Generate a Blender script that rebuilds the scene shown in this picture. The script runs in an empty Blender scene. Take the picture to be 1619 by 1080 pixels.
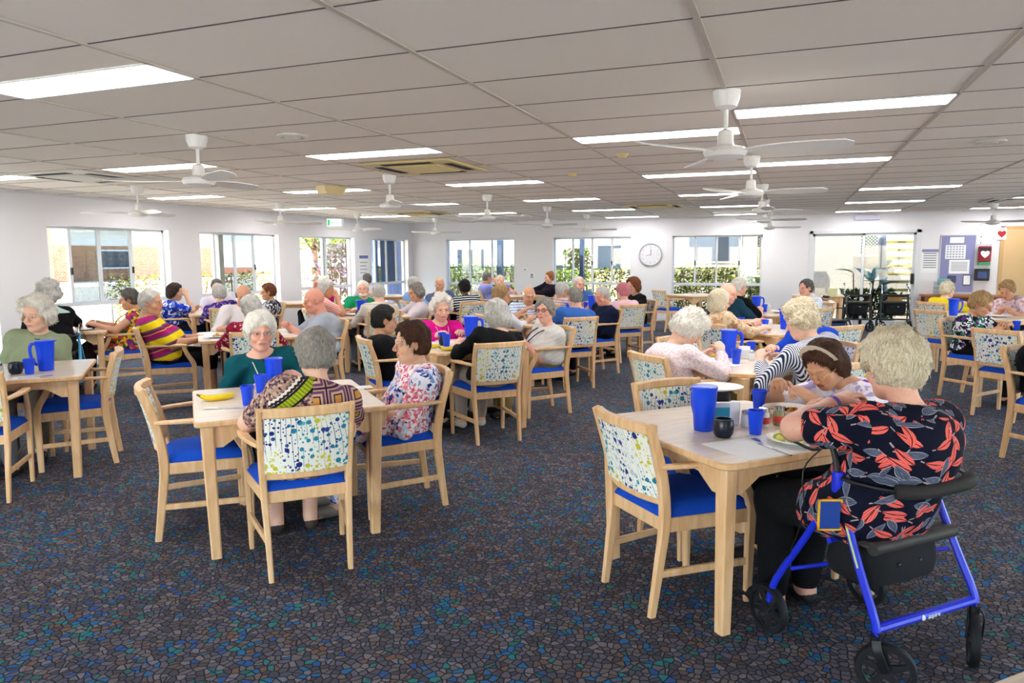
import bpy, math, random
import numpy as np
from mathutils import Vector, Matrix, Euler
PI = math.pi
S2 = 2 ** -0.5
SC = bpy.context.scene
COL = SC.collection

# ------------------------------------------------------------ camera, world, sun, exposure
cam_d = bpy.data.cameras.new('camera')
cam_d.sensor_width = 36.0
cam_d.lens = 1144.35 / 1619 * 36
cam_d.clip_end = 200
cam = bpy.data.objects.new('camera', cam_d)
COL.objects.link(cam)
_p, _y, _r = .116042, .364685, -.0061
_f = Vector((-math.sin(_y) * math.cos(_p), math.cos(_y) * math.cos(_p), -math.sin(_p)))
_rt = Vector((math.cos(_y), math.sin(_y), 0))
_up = _rt.cross(_f)
_r2 = _rt * math.cos(_r) + _up * math.sin(_r)
_u2 = -_rt * math.sin(_r) + _up * math.cos(_r)
M = Matrix((_r2, _u2, -_f)).transposed().to_4x4()
M.translation = (0, 0, 1.51)
cam.matrix_world = M
SC.camera = cam

SC.view_settings.view_transform = 'Standard'
SC.view_settings.look = 'None'
SC.view_settings.gamma = 1
SC.view_settings.use_curve_mapping = False
SC.view_settings.exposure = 1.5
SC.cycles.use_denoising = True
SC.cycles.max_bounces = 8
SC.cycles.diffuse_bounces = 4
SC.cycles.glossy_bounces = 3
SC.cycles.transmission_bounces = 6
SC.cycles.transparent_max_bounces = 8
SC.cycles.caustics_reflective = False
SC.cycles.caustics_refractive = False
SC.cycles.sample_clamp_indirect = 6

W = bpy.data.worlds.new('world')
SC.world = W
W.use_nodes = True
_wn = W.node_tree
_bg = _wn.nodes['Background']
_sky = _wn.nodes.new('ShaderNodeTexSky')
_sky.sky_type = 'NISHITA'
_sky.sun_disc = False
_sky.sun_elevation = math.radians(50)
_sky.sun_rotation = math.radians(200)
_wn.links.new(_sky.outputs[0], _bg.inputs[0])
_bg.inputs[1].default_value = 0.8

sun_d = bpy.data.lights.new('sun', 'SUN')
sun_d.energy = 13.0
sun_d.angle = 0.01
sun_d.color = (1.0, .95, .86)
sun = bpy.data.objects.new('sun', sun_d)
COL.objects.link(sun)
sun.rotation_euler = (math.radians(42), 0, math.radians(-38))  # from the front left, high

# ------------------------------------------------------------ materials
def srgb(h):
    if isinstance(h, str):
        c = [int(h[i:i + 2], 16) / 255 for i in (0, 2, 4)]
        return tuple([(v / 12.92 if v <= .04045 else ((v + .055) / 1.055) ** 2.4) for v in c] + [1])
    return tuple(list(h)[:3]) + (1,)

class NT:
    """small helper around a material's nodes"""
    def __init__(s, name, rough=.6, spec=.3, metal=0.0):
        s.m = bpy.data.materials.new(name)
        s.m.use_nodes = True
        s.t = s.m.node_tree
        s.b = s.t.nodes['Principled BSDF']
        s.b.inputs['Roughness'].default_value = rough
        s.b.inputs['Specular IOR Level'].default_value = spec
        s.b.inputs['Metallic'].default_value = metal
    def n(s, typ, **kw):
        nd = s.t.nodes.new('ShaderNode' + typ)
        for k, v in kw.items():
            setattr(nd, k, v)
        return nd
    def link(s, a, b):
        s.t.links.new(a, b)
    def put(s, sock, v):
        if isinstance(v, bpy.types.NodeSocket):
            s.link(v, sock)
        elif v is not None:
            if sock.type == 'RGBA' and not isinstance(v, (int, float)):
                v = srgb(v)
            sock.default_value = v
    def math(s, op, a, b=None, c=None, clamp=False):
        nd = s.n('Math', operation=op, use_clamp=clamp)
        for i, v in enumerate((a, b, c)):
            s.put(nd.inputs[i], v)
        return nd.outputs[0]
    def vmath(s, op, a, b=None, scale=None):
        nd = s.n('VectorMath', operation=op)
        s.put(nd.inputs[0], a)
        if b is not None:
            s.put(nd.inputs[1], b)
        if scale is not None:
            s.put(nd.inputs['Scale'], scale)
        return nd.outputs[0]
    def mix(s, f, a, b, typ='MIX'):
        nd = s.n('MixRGB', blend_type=typ)
        s.put(nd.inputs[0], f); s.put(nd.inputs[1], a); s.put(nd.inputs[2], b)
        return nd.outputs[0]
    def obj(s):
        if not hasattr(s, '_o'):
            s._o = s.n('TexCoord').outputs['Object']
        return s._o
    def scaled(s, v, sc, loc=(0, 0, 0), rot=(0, 0, 0)):
        nd = s.n('Mapping')
        s.put(nd.inputs[0], v)
        nd.inputs['Location'].default_value = loc
        nd.inputs['Rotation'].default_value = rot
        nd.inputs['Scale'].default_value = sc if hasattr(sc, '__len__') else (sc,) * 3
        return nd.outputs[0]
    def noise(s, v, sc, det=2, dist=0, out=0):
        nd = s.n('TexNoise')
        s.put(nd.inputs['Vector'], v)
        nd.inputs['Scale'].default_value = sc
        nd.inputs['Detail'].default_value = det
        nd.inputs['Distortion'].default_value = dist
        return nd.outputs[out]
    def vor(s, v, sc, feature='F1', dim='3D', rnd=1.0):
        nd = s.n('TexVoronoi', feature=feature, voronoi_dimensions=dim)
        s.put(nd.inputs['Vector'], v)
        nd.inputs['Scale'].default_value = sc
        nd.inputs['Randomness'].default_value = rnd
        return nd
    def ramp(s, f, stops, interp='LINEAR'):
        nd = s.n('ValToRGB')
        cr = nd.color_ramp
        cr.interpolation = interp
        while len(cr.elements) < len(stops):
            cr.elements.new(.5)
        for e, (p, c) in zip(cr.elements, stops):
            e.position = p
            e.color = srgb(c)
        s.put(nd.inputs[0], f)
        return nd.outputs[0]
    def sep(s, v):
        nd = s.n('SeparateXYZ'); s.put(nd.inputs[0], v)
        return nd.outputs
    def comb(s, x, y, z=0.0):
        nd = s.n('CombineXYZ')
        for i, v in enumerate((x, y, z)):
            s.put(nd.inputs[i], v)
        return nd.outputs[0]
    def color(s, c):
        s.put(s.b.inputs['Base Color'], c)
    def bump(s, h, strength=.3, dist=.01):
        nd = s.n('Bump')
        s.put(nd.inputs['Height'], h)
        nd.inputs['Strength'].default_value = strength
        nd.inputs['Distance'].default_value = dist
        s.link(nd.outputs[0], s.b.inputs['Normal'])

MATS = {}
def plain(name, c, rough=.6, spec=.3, metal=0.0, alpha=None):
    if name in MATS:
        return MATS[name]
    k = NT(name, rough, spec, metal)
    n = k.noise(k.obj(), 9, 2)
    k.color(k.mix(k.math('MULTIPLY', n, .12), c, tuple(v * .75 for v in srgb(c)[:3])))
    MATS[name] = k.m
    return k.m

def emit(name, c, strength):
    if name in MATS:
        return MATS[name]
    k = NT(name)
    k.color(c)
    k.b.inputs['Emission Color'].default_value = srgb(c)
    k.b.inputs['Emission Strength'].default_value = strength
    MATS[name] = k.m
    return k.m

def cloth(name, c, c2=None, sc=120, rough=.9):
    if name in MATS:
        return MATS[name]
    k = NT(name, rough, .15)
    n = k.noise(k.obj(), 7, 3)
    c2 = c2 or tuple(v * .6 for v in srgb(c)[:3])
    k.color(k.mix(n, c, c2) if c2 else c)
    k.color(k.mix(k.math('MULTIPLY', n, .5), c, c2))
    k.bump(k.math('ADD', k.noise(k.obj(), sc, 2), k.math('MULTIPLY', k.noise(k.obj(), 9, 3, 1.0), 6.0)), .35, .006)
    MATS[name] = k.m
    return k.m

def M_beech():
    k = NT('beech wood', .42, .4)
    w = k.scaled(k.obj(), (16, 16, 2.2))
    n = k.noise(w, 2.2, 4, .6)
    n2 = k.noise(k.obj(), 3, 1)
    c = k.ramp(n, [(.3, 'd6a877'), (.5, 'e2b788'), (.72, 'ecc79e')])
    k.color(k.mix(k.math('MULTIPLY', n2, .25), c, 'cf9d6c'))
    k.bump(n, .08, .002)
    return k.m
def M_laminate():
    k = NT('table laminate', .32, .45)
    w = k.scaled(k.obj(), (3, 22, 10))
    n = k.noise(w, 1.6, 5, .8)
    k.color(k.ramp(n, [(.25, 'c6b09c'), (.45, 'd6c3b0'), (.6, 'dfcebc'), (.8, 'ccb7a3')]))
    return k.m
def M_seat():
    k = NT('blue upholstery', .8, .2)
    n = k.noise(k.obj(), 90, 2)
    k.color(k.mix(n, '0c3fa8', '1253cc'))
    k.bump(n, .15, .002)
    return k.m
def M_panel():
    # white fabric printed with stems and round seed heads in teal, navy, olive yellow and grey
    k = NT('printed backrest fabric', .75, .2)
    o = k.sep(k.obj())
    rnd = k.n('ObjectInfo').outputs['Random']
    off = k.math('MULTIPLY', rnd, 3.7)
    x = k.math('ADD', o[0], off)
    v = k.comb(x, o[2], 0)
    reg = k.vor(k.scaled(v, (1, .7, 1)), 9, dim='2D')
    rc = k.sep(reg.outputs['Color'])[0]
    pal = k.ramp(rc, [(0, '1b2f78'), (.22, '1f7f96'), (.46, 'c8bd3a'), (.62, '2a86a0'), (.78, 'b9c4c6'), (.9, '27408f')], 'CONSTANT')
    pal2 = k.ramp(rc, [(0, '2b4c92'), (.22, '2e9aa0'), (.46, 'd9cf62'), (.62, '59b3b5'), (.78, 'ccd5d4'), (.9, '1f6f8f')], 'CONSTANT')
    white = 'eceae2'
    # stems: slanted wavy thin lines
    wob = k.math('MULTIPLY', k.noise(k.comb(x, k.math('MULTIPLY', o[2], .5)), 6, 0), .12)
    sx = k.math('ADD', k.math('ADD', x, wob), k.math('MULTIPLY', o[2], .25))
    fr = k.math('FRACT', k.math('MULTIPLY', sx, 42))
    line = k.math('LESS_THAN', k.math('ABSOLUTE', k.math('SUBTRACT', fr, .5)), .05)
    gate = k.math('GREATER_THAN', k.noise(k.scaled(v, (1, .35, 1)), 14, 0), .47)
    line = k.math('MULTIPLY', line, gate)
    c = k.mix(line, white, pal)
    for sc, r, p, sh in ((30, .23, pal2, 5.3), (23, .26, pal, 0.0), (48, .2, pal, 2.1)):
        vv = k.vor(k.vmath('ADD', v, (sh, sh, 0)), sc, dim='2D', rnd=.8)
        rr = k.math('MULTIPLY', k.math('ADD', k.sep(vv.outputs['Color'])[1], .35), r)
        m = k.math('LESS_THAN', vv.outputs['Distance'], rr)
        g = k.math('GREATER_THAN', k.sep(vv.outputs['Color'])[2], .38)
        c = k.mix(k.math('MULTIPLY', m, g), c, p)
    k.color(c)
    return k.m
def M_carpet():
    k = NT('patterned carpet', .95, .1)
    v = k.obj()
    vd = k.vmath('ADD', v, k.vmath('SCALE', k.noise(v, 30, 1, out=1), scale=.012))
    e = k.vor(vd, 34, 'DISTANCE_TO_EDGE', '2D')
    cell = k.vor(vd, 34, 'F1', '2D')
    cs = k.sep(cell.outputs['Color'])
    grey = k.ramp(cs[0], [(0, '504d57'), (.22, '6a6470'), (.42, '766d6c'), (.6, '5b5864'), (.8, '857d83'), (.93, '6e5c53')], 'CONSTANT')
    acc = k.ramp(cs[1], [(0, '1d74ad'), (.3, '245ea6'), (.5, '268888'), (.7, '2c706c'), (.82, '86604c')], 'CONSTANT')
    cl = k.math('MULTIPLY', k.noise(v, 3.2, 2), k.math('ADD', k.noise(v, 14, 1), .5))
    pick = k.math('GREATER_THAN', k.math('ADD', cl, k.math('MULTIPLY', cs[2], .72)), 1.09)
    c = k.mix(pick, grey, acc)
    inner = k.vor(vd, 90, 'DISTANCE_TO_EDGE', '2D')
    c = k.mix(k.math('MULTIPLY', k.math('LESS_THAN', inner.outputs['Distance'], .06), .45), c, '3c3c44')
    c = k.mix(k.math('LESS_THAN', e.outputs['Distance'], .085), c, '1c1d24')
    c = k.mix(k.math('MULTIPLY', k.noise(v, 400, 2), .6), c, '35343b')
    k.color(c)
    k.bump(k.noise(v, 350, 2), .5, .004)
    return k.m
def M_wall(c='e6e4e8'):
    k = NT('painted wall', .7, .2)
    n = k.noise(k.obj(), 1.3, 3)
    k.color(k.mix(k.math('MULTIPLY', n, .12), c, 'cfcdd4'))
    k.bump(k.noise(k.obj(), 60, 2), .05, .002)
    return k.m
def M_ceil():
    k = NT('ceiling tiles', .8, .15)
    o = k.sep(k.obj())
    # one tone for each 1.2 x 0.6 tile
    tx = k.math('FLOOR', k.math('DIVIDE', k.math('ADD', o[0], 2.757), 1.2))
    ty = k.math('FLOOR', k.math('DIVIDE', k.math('SUBTRACT', o[1], 2.29), .6))
    wn = k.n('TexWhiteNoise', noise_dimensions='2D')
    k.link(k.comb(tx, ty), wn.inputs['Vector'])
    c = k.mix(wn.outputs[0], 'f0e7dc', 'f7efe6')
    c = k.mix(k.math('MULTIPLY', k.noise(k.obj(), .9, 3), .35), c, 'e6dbd0')
    k.color(c)
    k.bump(k.noise(k.obj(), 260, 2), .12, .002)
    return k.m
def M_glass(name='window glass', tint=(.93, .96, .97, 1)):
    k = NT(name, .02, .5)
    g = k.n('BsdfGlossy'); g.inputs['Roughness'].default_value = .02
    t = k.n('BsdfTransparent'); t.inputs[0].default_value = tint
    mx = k.n('MixShader'); mx.inputs[0].default_value = .06
    k.link(t.outputs[0], mx.inputs[1]); k.link(g.outputs[0], mx.inputs[2])
    out = [n for n in k.t.nodes if n.type == 'OUTPUT_MATERIAL'][0]
    k.link(mx.outputs[0], out.inputs[0])
    return k.m
def M_brick(c1='b5673c', c2='c98a5c'):
    k = NT('brick wall', .9, .1)
    b = k.n('TexBrick')
    o = k.sep(k.obj())
    k.link(k.comb(k.math('ADD', o[0], o[1]), o[2]), b.inputs['Vector'])
    b.inputs['Scale'].default_value = 4
    b.inputs['Color1'].default_value = srgb(c1); b.inputs['Color2'].default_value = srgb(c2)
    b.inputs['Mortar'].default_value = srgb('b9a894')
    b.inputs['Mortar Size'].default_value = .02
    k.color(b.outputs[0])
    return k.m
def M_leaf(name, a, b):
    k = NT(name, .6, .25)
    rnd = k.noise(k.obj(), 6, 2)
    k.color(k.ramp(rnd, [(.35, a), (.65, b)]))
    k.b.inputs['Transmission Weight'].default_value = 0
    return k.m

WOOD, LAM, SEAT, PANEL = M_beech(), M_laminate(), M_seat(), M_panel()
CARPET, WALL, CEIL, GLASS = M_carpet(), M_wall(), M_ceil(), M_glass()
TINTED = M_glass('tinted glass', (.42, .46, .48, 1))  # darker middle left panes; the tint also holds back the bright outdoors
TINT2 = M_glass('back panes dimmed against glare', (.58, .62, .62, 1))  # back windows: tint added only to dim the sunlit view outside
TINT3 = M_glass('door panes dimmed against glare', (.38, .40, .40, 1))  # glass door: tint added so the yard behind does not burn out
ALU = plain('white aluminium frame', 'd9dbe0', .4, .4)
WHITE = plain('white plastic', 'eceae8', .35, .45)
GREYW = plain('light grey metal', 'c4c4cb', .45, .4)
BLACK = plain('black plastic', '121317', .45, .4)
BLUEP = plain('blue polypropylene', '0546e8', .3, .5)
NAVYC = plain('dark navy ceramic', '101a2c', .3, .5)
CHINA = plain('white china', 'f1efe9', .25, .5)
STEEL = plain('stainless steel', 'b9bcc2', .22, .5, .9)
CREAM = plain('aged cream plastic', 'd9c68f', .45, .4)
PAPER = plain('white paper', 'eeeef0', .85, .1)
CHROME = plain('chrome', 'c8ccd4', .15, .5, 1)
EDGE = plain('shadow gap', '6b625c', .9, .1)
# ------------------------------------------------------------ mesh helpers
class MB:
    def __init__(s):
        s.v = []; s.f = []; s.m = []
    def add(s, vs, fs, mi=0):
        b = len(s.v)
        s.v += [tuple(v) for v in vs]
        s.f += [tuple(b + i for i in f) for f in fs]
        s.m += [mi] * len(fs)
        return s
    def box(s, x0, y0, z0, x1, y1, z1, mi=0, M=None, bev=0.0):
        if bev > 0:
            return s.bbox(x0, y0, z0, x1, y1, z1, mi, M, bev)
        vs = [(x, y, z) for z in (z0, z1) for y in (y0, y1) for x in (x0, x1)]
        if M is not None:
            vs = [tuple(M @ Vector(v)) for v in vs]
        return s.add(vs, [(0, 2, 3, 1), (4, 5, 7, 6), (0, 1, 5, 4), (2, 6, 7, 3), (0, 4, 6, 2), (1, 3, 7, 5)], mi)
    def bbox(s, x0, y0, z0, x1, y1, z1, mi, M, b):
        # bevelled box: rounded outline in xy, chamfer rings at the bottom and top
        def ring(ins, z):
            out = []
            for cx, cy, a0 in ((x1, y1, 0), (x0, y1, 90), (x0, y0, 180), (x1, y0, 270)):
                sx = -1 if cx == x1 else 1
                sy = -1 if cy == y1 else 1
                for t in (0, 45, 90):
                    a = math.radians(a0 + t)
                    r = b - ins
                    out.append((cx + sx * b + r * math.cos(a), cy + sy * b + r * math.sin(a), z))
            return out
        b = min(b, (x1 - x0) / 2.01, (y1 - y0) / 2.01, (z1 - z0) / 2.01)
        rs = [ring(b * .7, z0), ring(0, z0 + b * .7), ring(0, z1 - b * .7), ring(b * .7, z1)]
        vs = sum(rs, [])
        n = 12
        fs = [tuple(range(n - 1, -1, -1))]
        for k in range(3):
            for i in range(n):
                j = (i + 1) % n
                fs.append((k * n + i, k * n + j, (k + 1) * n + j, (k + 1) * n + i))
        fs.append(tuple(3 * n + i for i in range(n)))
        if M is not None:
            vs = [tuple(M @ Vector(v)) for v in vs]
        return s.add(vs, fs, mi)
    def sweep(s, pts, prof, mi=0, closed=False, up=(0, 0, 1), scales=None):
        """prof: list of 2-D points swept along pts; x across, y along 'up'"""
        P = [Vector(p) for p in pts]
        n, m = len(P), len(prof)
        vs = []
        upv = Vector(up)
        for i, p in enumerate(P):
            a = P[i - 1] if (i > 0 or closed) else P[i]
            b = P[(i + 1) % n] if (i < n - 1 or closed) else P[i]
            t = (b - a).normalized()
            side = t.cross(upv)
            if side.length < 1e-4:
                side = t.cross(Vector((0, 1, 0)))
            side.normalize()
            u = side.cross(t).normalized()
            k = scales[i] if scales else 1
            kx, ky = k if isinstance(k, tuple) else (k, k)
            for (x, y) in prof:
                vs.append(tuple(p + side * (x * kx) + u * (y * ky)))
        fs = []
        for i in range(n if closed else n - 1):
            j = (i + 1) % n
            for q in range(m):
                w = (q + 1) % m
                fs.append((i * m + q, i * m + w, j * m + w, j * m + q))
        if not closed:
            fs.append(tuple(range(m - 1, -1, -1)))
            fs.append(tuple((n - 1) * m + q for q in range(m)))
        return s.add(vs, fs, mi)
    def tube(s, pts, r, seg=8, mi=0, closed=False, scales=None):
        prof = [(r * math.cos(2 * PI * i / seg), r * math.sin(2 * PI * i / seg)) for i in range(seg)]
        return s.sweep(pts, prof, mi, closed, scales=scales)
    def lathe(s, prof, seg=24, mi=0, c=(0, 0, 0), M=None):
        """prof: (r, z) from the bottom to the top, closed at r = 0"""
        vs, fs = [], []
        n = len(prof)
        for (r, z) in prof:
            for i in range(seg):
                a = 2 * PI * i / seg
                vs.append((c[0] + r * math.cos(a), c[1] + r * math.sin(a), c[2] + z))
        for k in range(n - 1):
            for i in range(seg):
                j = (i + 1) % seg
                fs.append((k * seg + i, k * seg + j, (k + 1) * seg + j, (k + 1) * seg + i))
        ringed = prof[0] == prof[-1]
        if prof[0][0] > 1e-5 and not ringed:
            fs.append(tuple(range(seg - 1, -1, -1)))
        if prof[-1][0] > 1e-5 and not ringed:
            fs.append(tuple((n - 1) * seg + i for i in range(seg)))
        if M is not None:
            vs = [tuple(M @ Vector(v)) for v in vs]
        return s.add(vs, fs, mi)
    def prism(s, outline, z0, z1, mi=0, M=None):
        n = len(outline)
        vs = [(x, y, z0) for x, y in outline] + [(x, y, z1) for x, y in outline]
        fs = [tuple(range(n - 1, -1, -1)), tuple(range(n, 2 * n))]
        for i in range(n):
            j = (i + 1) % n
            fs.append((i, j, n + j, n + i))
        if M is not None:
            vs = [tuple(M @ Vector(v)) for v in vs]
        return s.add(vs, fs, mi)
    def mesh(s, name, smooth=35):
        me = bpy.data.meshes.new(name)
        me.from_pydata(s.v, [], s.f)
        if any(s.m):
            me.polygons.foreach_set('material_index', s.m)
        if smooth:
            me.polygons.foreach_set('use_smooth', [True] * len(s.f))
            me.set_sharp_from_angle(angle=math.radians(smooth))
        me.update()
        return me

def link(name, me, mats, parent=None, loc=None, rz=None):
    o = bpy.data.objects.new(name, me)
    COL.objects.link(o)
    if mats is not None and not me.materials:
        for m in (mats if isinstance(mats, (list, tuple)) else [mats]):
            me.materials.append(m)
    if parent is not None:
        o.parent = parent
    if loc is not None:
        o.location = loc
    if rz is not None:
        o.rotation_euler = (0, 0, rz)
    return o
def obj(name, mb, mats, parent=None, loc=None, rz=None, smooth=35):
    return link(name, mb.mesh(name, smooth), mats, parent, loc, rz)
def tag(o, label, cat, group=None):
    o['label'] = label
    o['category'] = cat
    if group:
        o['group'] = group
    return o
def thing(name, label, cat, loc=(0, 0, 0), rz=0, group=None):
    o = bpy.data.objects.new(name, None)
    o.empty_display_size = .1
    COL.objects.link(o)
    o.location = loc
    o.rotation_euler = (0, 0, rz)
    return tag(o, label, cat, group)
def struct(name, mb, mats, smooth=0):
    o = obj(name, mb, mats, smooth=smooth)
    o['kind'] = 'structure'
    return o
def dup(src, loc, rz, label=None, group=None):
    def rec(o, par):
        c = o.copy()
        COL.objects.link(c)
        if par is not None:
            c.parent = par
        for ch in KIDS.get(o.name, []):
            rec(ch, c)
        return c
    if src.name not in KIDS:
        for o in bpy.data.objects:
            if o.parent:
                KIDS.setdefault(o.parent.name, [])
                if o not in KIDS[o.parent.name]:
                    KIDS[o.parent.name].append(o)
        KIDS.setdefault(src.name, [])
    r = rec(src, None)
    r.location = loc
    r.rotation_euler = (0, 0, rz)
    if label:
        r['label'] = label
    if group:
        r['group'] = group
    return r
KIDS = {}
def rectprof(w, h, b=0.004):
    w, h = w / 2, h / 2
    return [(-w + b, -h), (w - b, -h), (w, -h + b), (w, h - b), (w - b, h), (-w + b, h), (-w, h - b), (-w, -h + b)]
def smooth_pts(pts, n=4):
    """Catmull-Rom through points"""
    P = [Vector(p) for p in pts]
    out = []
    for i in range(len(P) - 1):
        p0 = P[max(i - 1, 0)]; p1 = P[i]; p2 = P[i + 1]; p3 = P[min(i + 2, len(P) - 1)]
        for k in range(n):
            t = k / n
            out.append(.5 * ((2 * p1) + (p2 - p0) * t + (2 * p0 - 5 * p1 + 4 * p2 - p3) * t * t + (3 * p1 - p0 - 3 * p2 + p3) * t ** 3))
    out.append(P[-1])
    return out
def rounded(hx, hy, r, n=4):
    out = []
    for cx, cy, a0 in ((hx - r, hy - r, 0), (-hx + r, hy - r, 90), (-hx + r, -hy + r, 180), (hx - r, -hy + r, 270)):
        for i in range(n + 1):
            a = math.radians(a0 + 90 * i / n)
            out.append((cx + r * math.cos(a), cy + r * math.sin(a)))
    return out
# ------------------------------------------------------------ the room
XL, XR, YB, YF, ZC = -9.35, 6.6, 17.15, -2.8, 2.398
WT = .2
struct('floor', MB().box(XL - WT, YF - WT, -.12, XR + WT, YB + WT, 0), CARPET)
struct('ceiling', MB().box(XL - WT, YF - WT, ZC, XR + WT, YB + WT, ZC + .25), CEIL)

ZT = 1.975
def wall(name, axis, pos, a0, a1, openings, outward):
    """a wall along y (axis 'y') or x (axis 'x') with openings (a, b, z0, z1)"""
    mb = MB()
    def seg(a, b, z0, z1):
        if b - a < 1e-4 or z1 - z0 < 1e-4:
            return
        p0, p1 = (pos, pos + outward * WT) if outward > 0 else (pos + outward * WT, pos)
        if axis == 'y':
            mb.box(p0, a, z0, p1, b, z1)
        else:
            mb.box(a, p0, z0, b, p1, z1)
    cur = a0
    for (a, b, z0, z1) in sorted(openings):
        seg(cur, a, 0, ZC)
        seg(a, b, 0, z0)
        seg(a, b, z1, ZC)
        cur = b
    seg(cur, a1, 0, ZC)
    return struct(name, mb, WALL)

LW = [(4.2, 6.25), (6.97, 9.03), (9.69, 11.73), (12.39, 14.38), (15.11, 16.9)]
BW = [(-8.38, -6.48), (-5.46, -3.52), (-2.56, -.57)]
wall('wall_left', 'y', XL, YF - WT, YB + WT, [(a, b, .09, ZT) for a, b in LW], -1)
wall('wall_back', 'x', YB, XL, XR, [(a, b, .07, ZT) for a, b in BW] + [(.45, 2.46, 0, 1.99)], 1)
ADDED_RW = [(-2.0, .4), (1.2, 3.6), (4.4, 6.8), (8.0, 10.4), (12.0, 14.4)]  # unseen windows added on the right to let more daylight in
ADDED_FW = [(-8.8, -6.6), (-5.8, -3.6), (-2.8, -.6), (3.2, 5.4)]  # unseen windows added behind the camera to brighten ceiling and foreground
wall('wall_right', 'y', XR, YF, YB + WT, [(a, b, .09, ZT) for a, b in ADDED_RW], 1)
wall('wall_front', 'x', YF, XL, XR, [(a, b, .09, ZT) for a, b in ADDED_FW], -1)

WN = [0]
def window(axis, pos, a, b, z0, z1, members, outward, rail=.88, kind='window', handle_at=(1,)):
    """sliding sashes above a rail, fixed glass below"""
    WN[0] += 1
    e = bpy.data.objects.new('window_%d' % WN[0], None)
    COL.objects.link(e)
    e['kind'] = 'structure'
    d0 = pos + outward * .12
    def bx(mb, u0, u1, za, zb, t0, t1):
        q0, q1 = sorted((d0 + outward * t0, d0 + outward * t1))
        if axis == 'y':
            mb.box(q0, u0, za, q1, u1, zb)
        else:
            mb.box(u0, q0, za, u1, q1, zb)
    L = b - a
    f = MB()
    for u in (a, b - .035):
        bx(f, u, u + .035, z0, z1, 0, .07)
    bx(f, a, b, z1 - .035, z1, 0, .07)
    bx(f, a, b, z0, z0 + .035, 0, .07)
    bx(f, a, b, rail - .03, rail + .03, -.005, .075)
    mid = (a + b) / 2
    bx(f, mid - .015, mid + .015, z0, rail, 0, .07)
    obj('window_frame', f, ALU, e, smooth=0)
    xs = [a + L * t for t in members]
    for i, x in enumerate(xs):
        m = MB()
        bx(m, x - .022, x + .022, rail + .03, z1 - .035, .0, .045)
        so = obj('sash_stile', m, ALU, e, smooth=0)
        if i in handle_at:
            h = MB()
            bx(h, x - .012, x + .012, 1.3, 1.4, -.02, 0)
            obj('latch', h, BLACK, so, smooth=0)
    edges = [a + .03] + xs + [b - .03]
    for i in range(len(edges) - 1):
        g = MB()
        t = .03 if i % 2 else .045
        bx(g, edges[i], edges[i + 1], rail, z1 - .03, t, t + .004)
        obj('pane', g, TINTED if (0 < i < len(edges) - 2 and axis == 'y' and outward < 0) else (TINT2 if (axis == 'x' and outward > 0) else GLASS), e, smooth=0)
    g = MB()
    bx(g, a + .03, b - .03, z0 + .03, rail - .03, .03, .034)
    obj('pane', g, TINT2 if (axis == 'x' and outward > 0) else GLASS, e, smooth=0)
    return e
window('y', XL, *LW[0], .09, ZT, (.2, .43, .7), -1)
window('y', XL, *LW[1], .09, ZT, (.2, .43, .7), -1, handle_at=(0, 2))
window('y', XL, *LW[2], .09, ZT, (.22, .47, .72), -1, handle_at=(2,))
window('y', XL, *LW[3], .09, ZT, (.47, .53), -1, handle_at=())
window('y', XL, *LW[4], .09, ZT, (.2, .5, .78), -1, handle_at=())
window('x', YB, *BW[0], .07, ZT, (.33, .66), 1, rail=.84, handle_at=())
window('x', YB, *BW[1], .07, ZT, (.25, .5, .75), 1, rail=.86, handle_at=(1, 2))
window('x', YB, *BW[2], .07, ZT, (.26, .5, .75), 1, rail=.86, handle_at=(0, 2))

for a, b in ADDED_RW:
    window('y', XR, a, b, .09, ZT, (.33, .66), 1, handle_at=())
for a, b in ADDED_FW:
    window('x', YF, a, b, .09, ZT, (.33, .66), -1, handle_at=())

# sliding door in the back wall
e = bpy.data.objects.new('door_1', None); COL.objects.link(e); e['kind'] = 'structure'
f = MB()
y0, y1 = YB - .02, YB + .12
f.box(.40, y0, 0, .46, y1, 2.03); f.box(2.45, y0, 0, 2.53, y1, 2.03); f.box(.40, y0, 1.97, 2.53, y1, 2.03)
f.box(.46, YB + .02, 0, 2.45, y1, .03)
obj('door_frame', f, ALU, e, smooth=0)
for (a, b, y) in ((.46, 1.5, YB + .07), (1.44, 2.45, YB + .02)):
    p = MB()
    p.box(a, y, .03, a + .05, y + .035, 1.97); p.box(b - .05, y, .03, b, y + .035, 1.97)
    p.box(a, y, 1.92, b, y + .035, 1.97); p.box(a, y, .03, b, y + .035, .12)
    so = obj('door_leaf', p, ALU, e, smooth=0)
    g = MB().box(a + .05, y + .015, .12, b - .05, y + .02, 1.92)
    obj('pane', g, TINT3, so, smooth=0)
    if a > 1:
        g = MB().box(a + .05, y - .004, .96, b - .05, y + .0, .972)
        obj('door_rail', g, plain('dark glazing bar', '4a4f55', .5), so, smooth=0)
        g = MB().box(b - .07, y - .05, .9, b - .015, y - .0, 1.12, bev=.008)
        obj('door_handle', g, BLACK, so)
# timber door at the right end of the back wall
e = bpy.data.objects.new('door_2', None); COL.objects.link(e); e['kind'] = 'structure'
TIM = plain('pale timber door', 'd7b585', .5, .3)
f = MB()
f.box(3.93, YB - .03, 0, 3.99, YB + .001, 2.06); f.box(3.93, YB - .03, 2.0, 6.0, YB + .001, 2.06)
obj('door_frame', f, plain('door frame wood', 'c8a36d', .5), e, smooth=0)
for a in (3.99, 4.6):
    obj('door_leaf', MB().box(a, YB - .025, .01, a + .59, YB - .001, 2.0), TIM, e, smooth=0)

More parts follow.
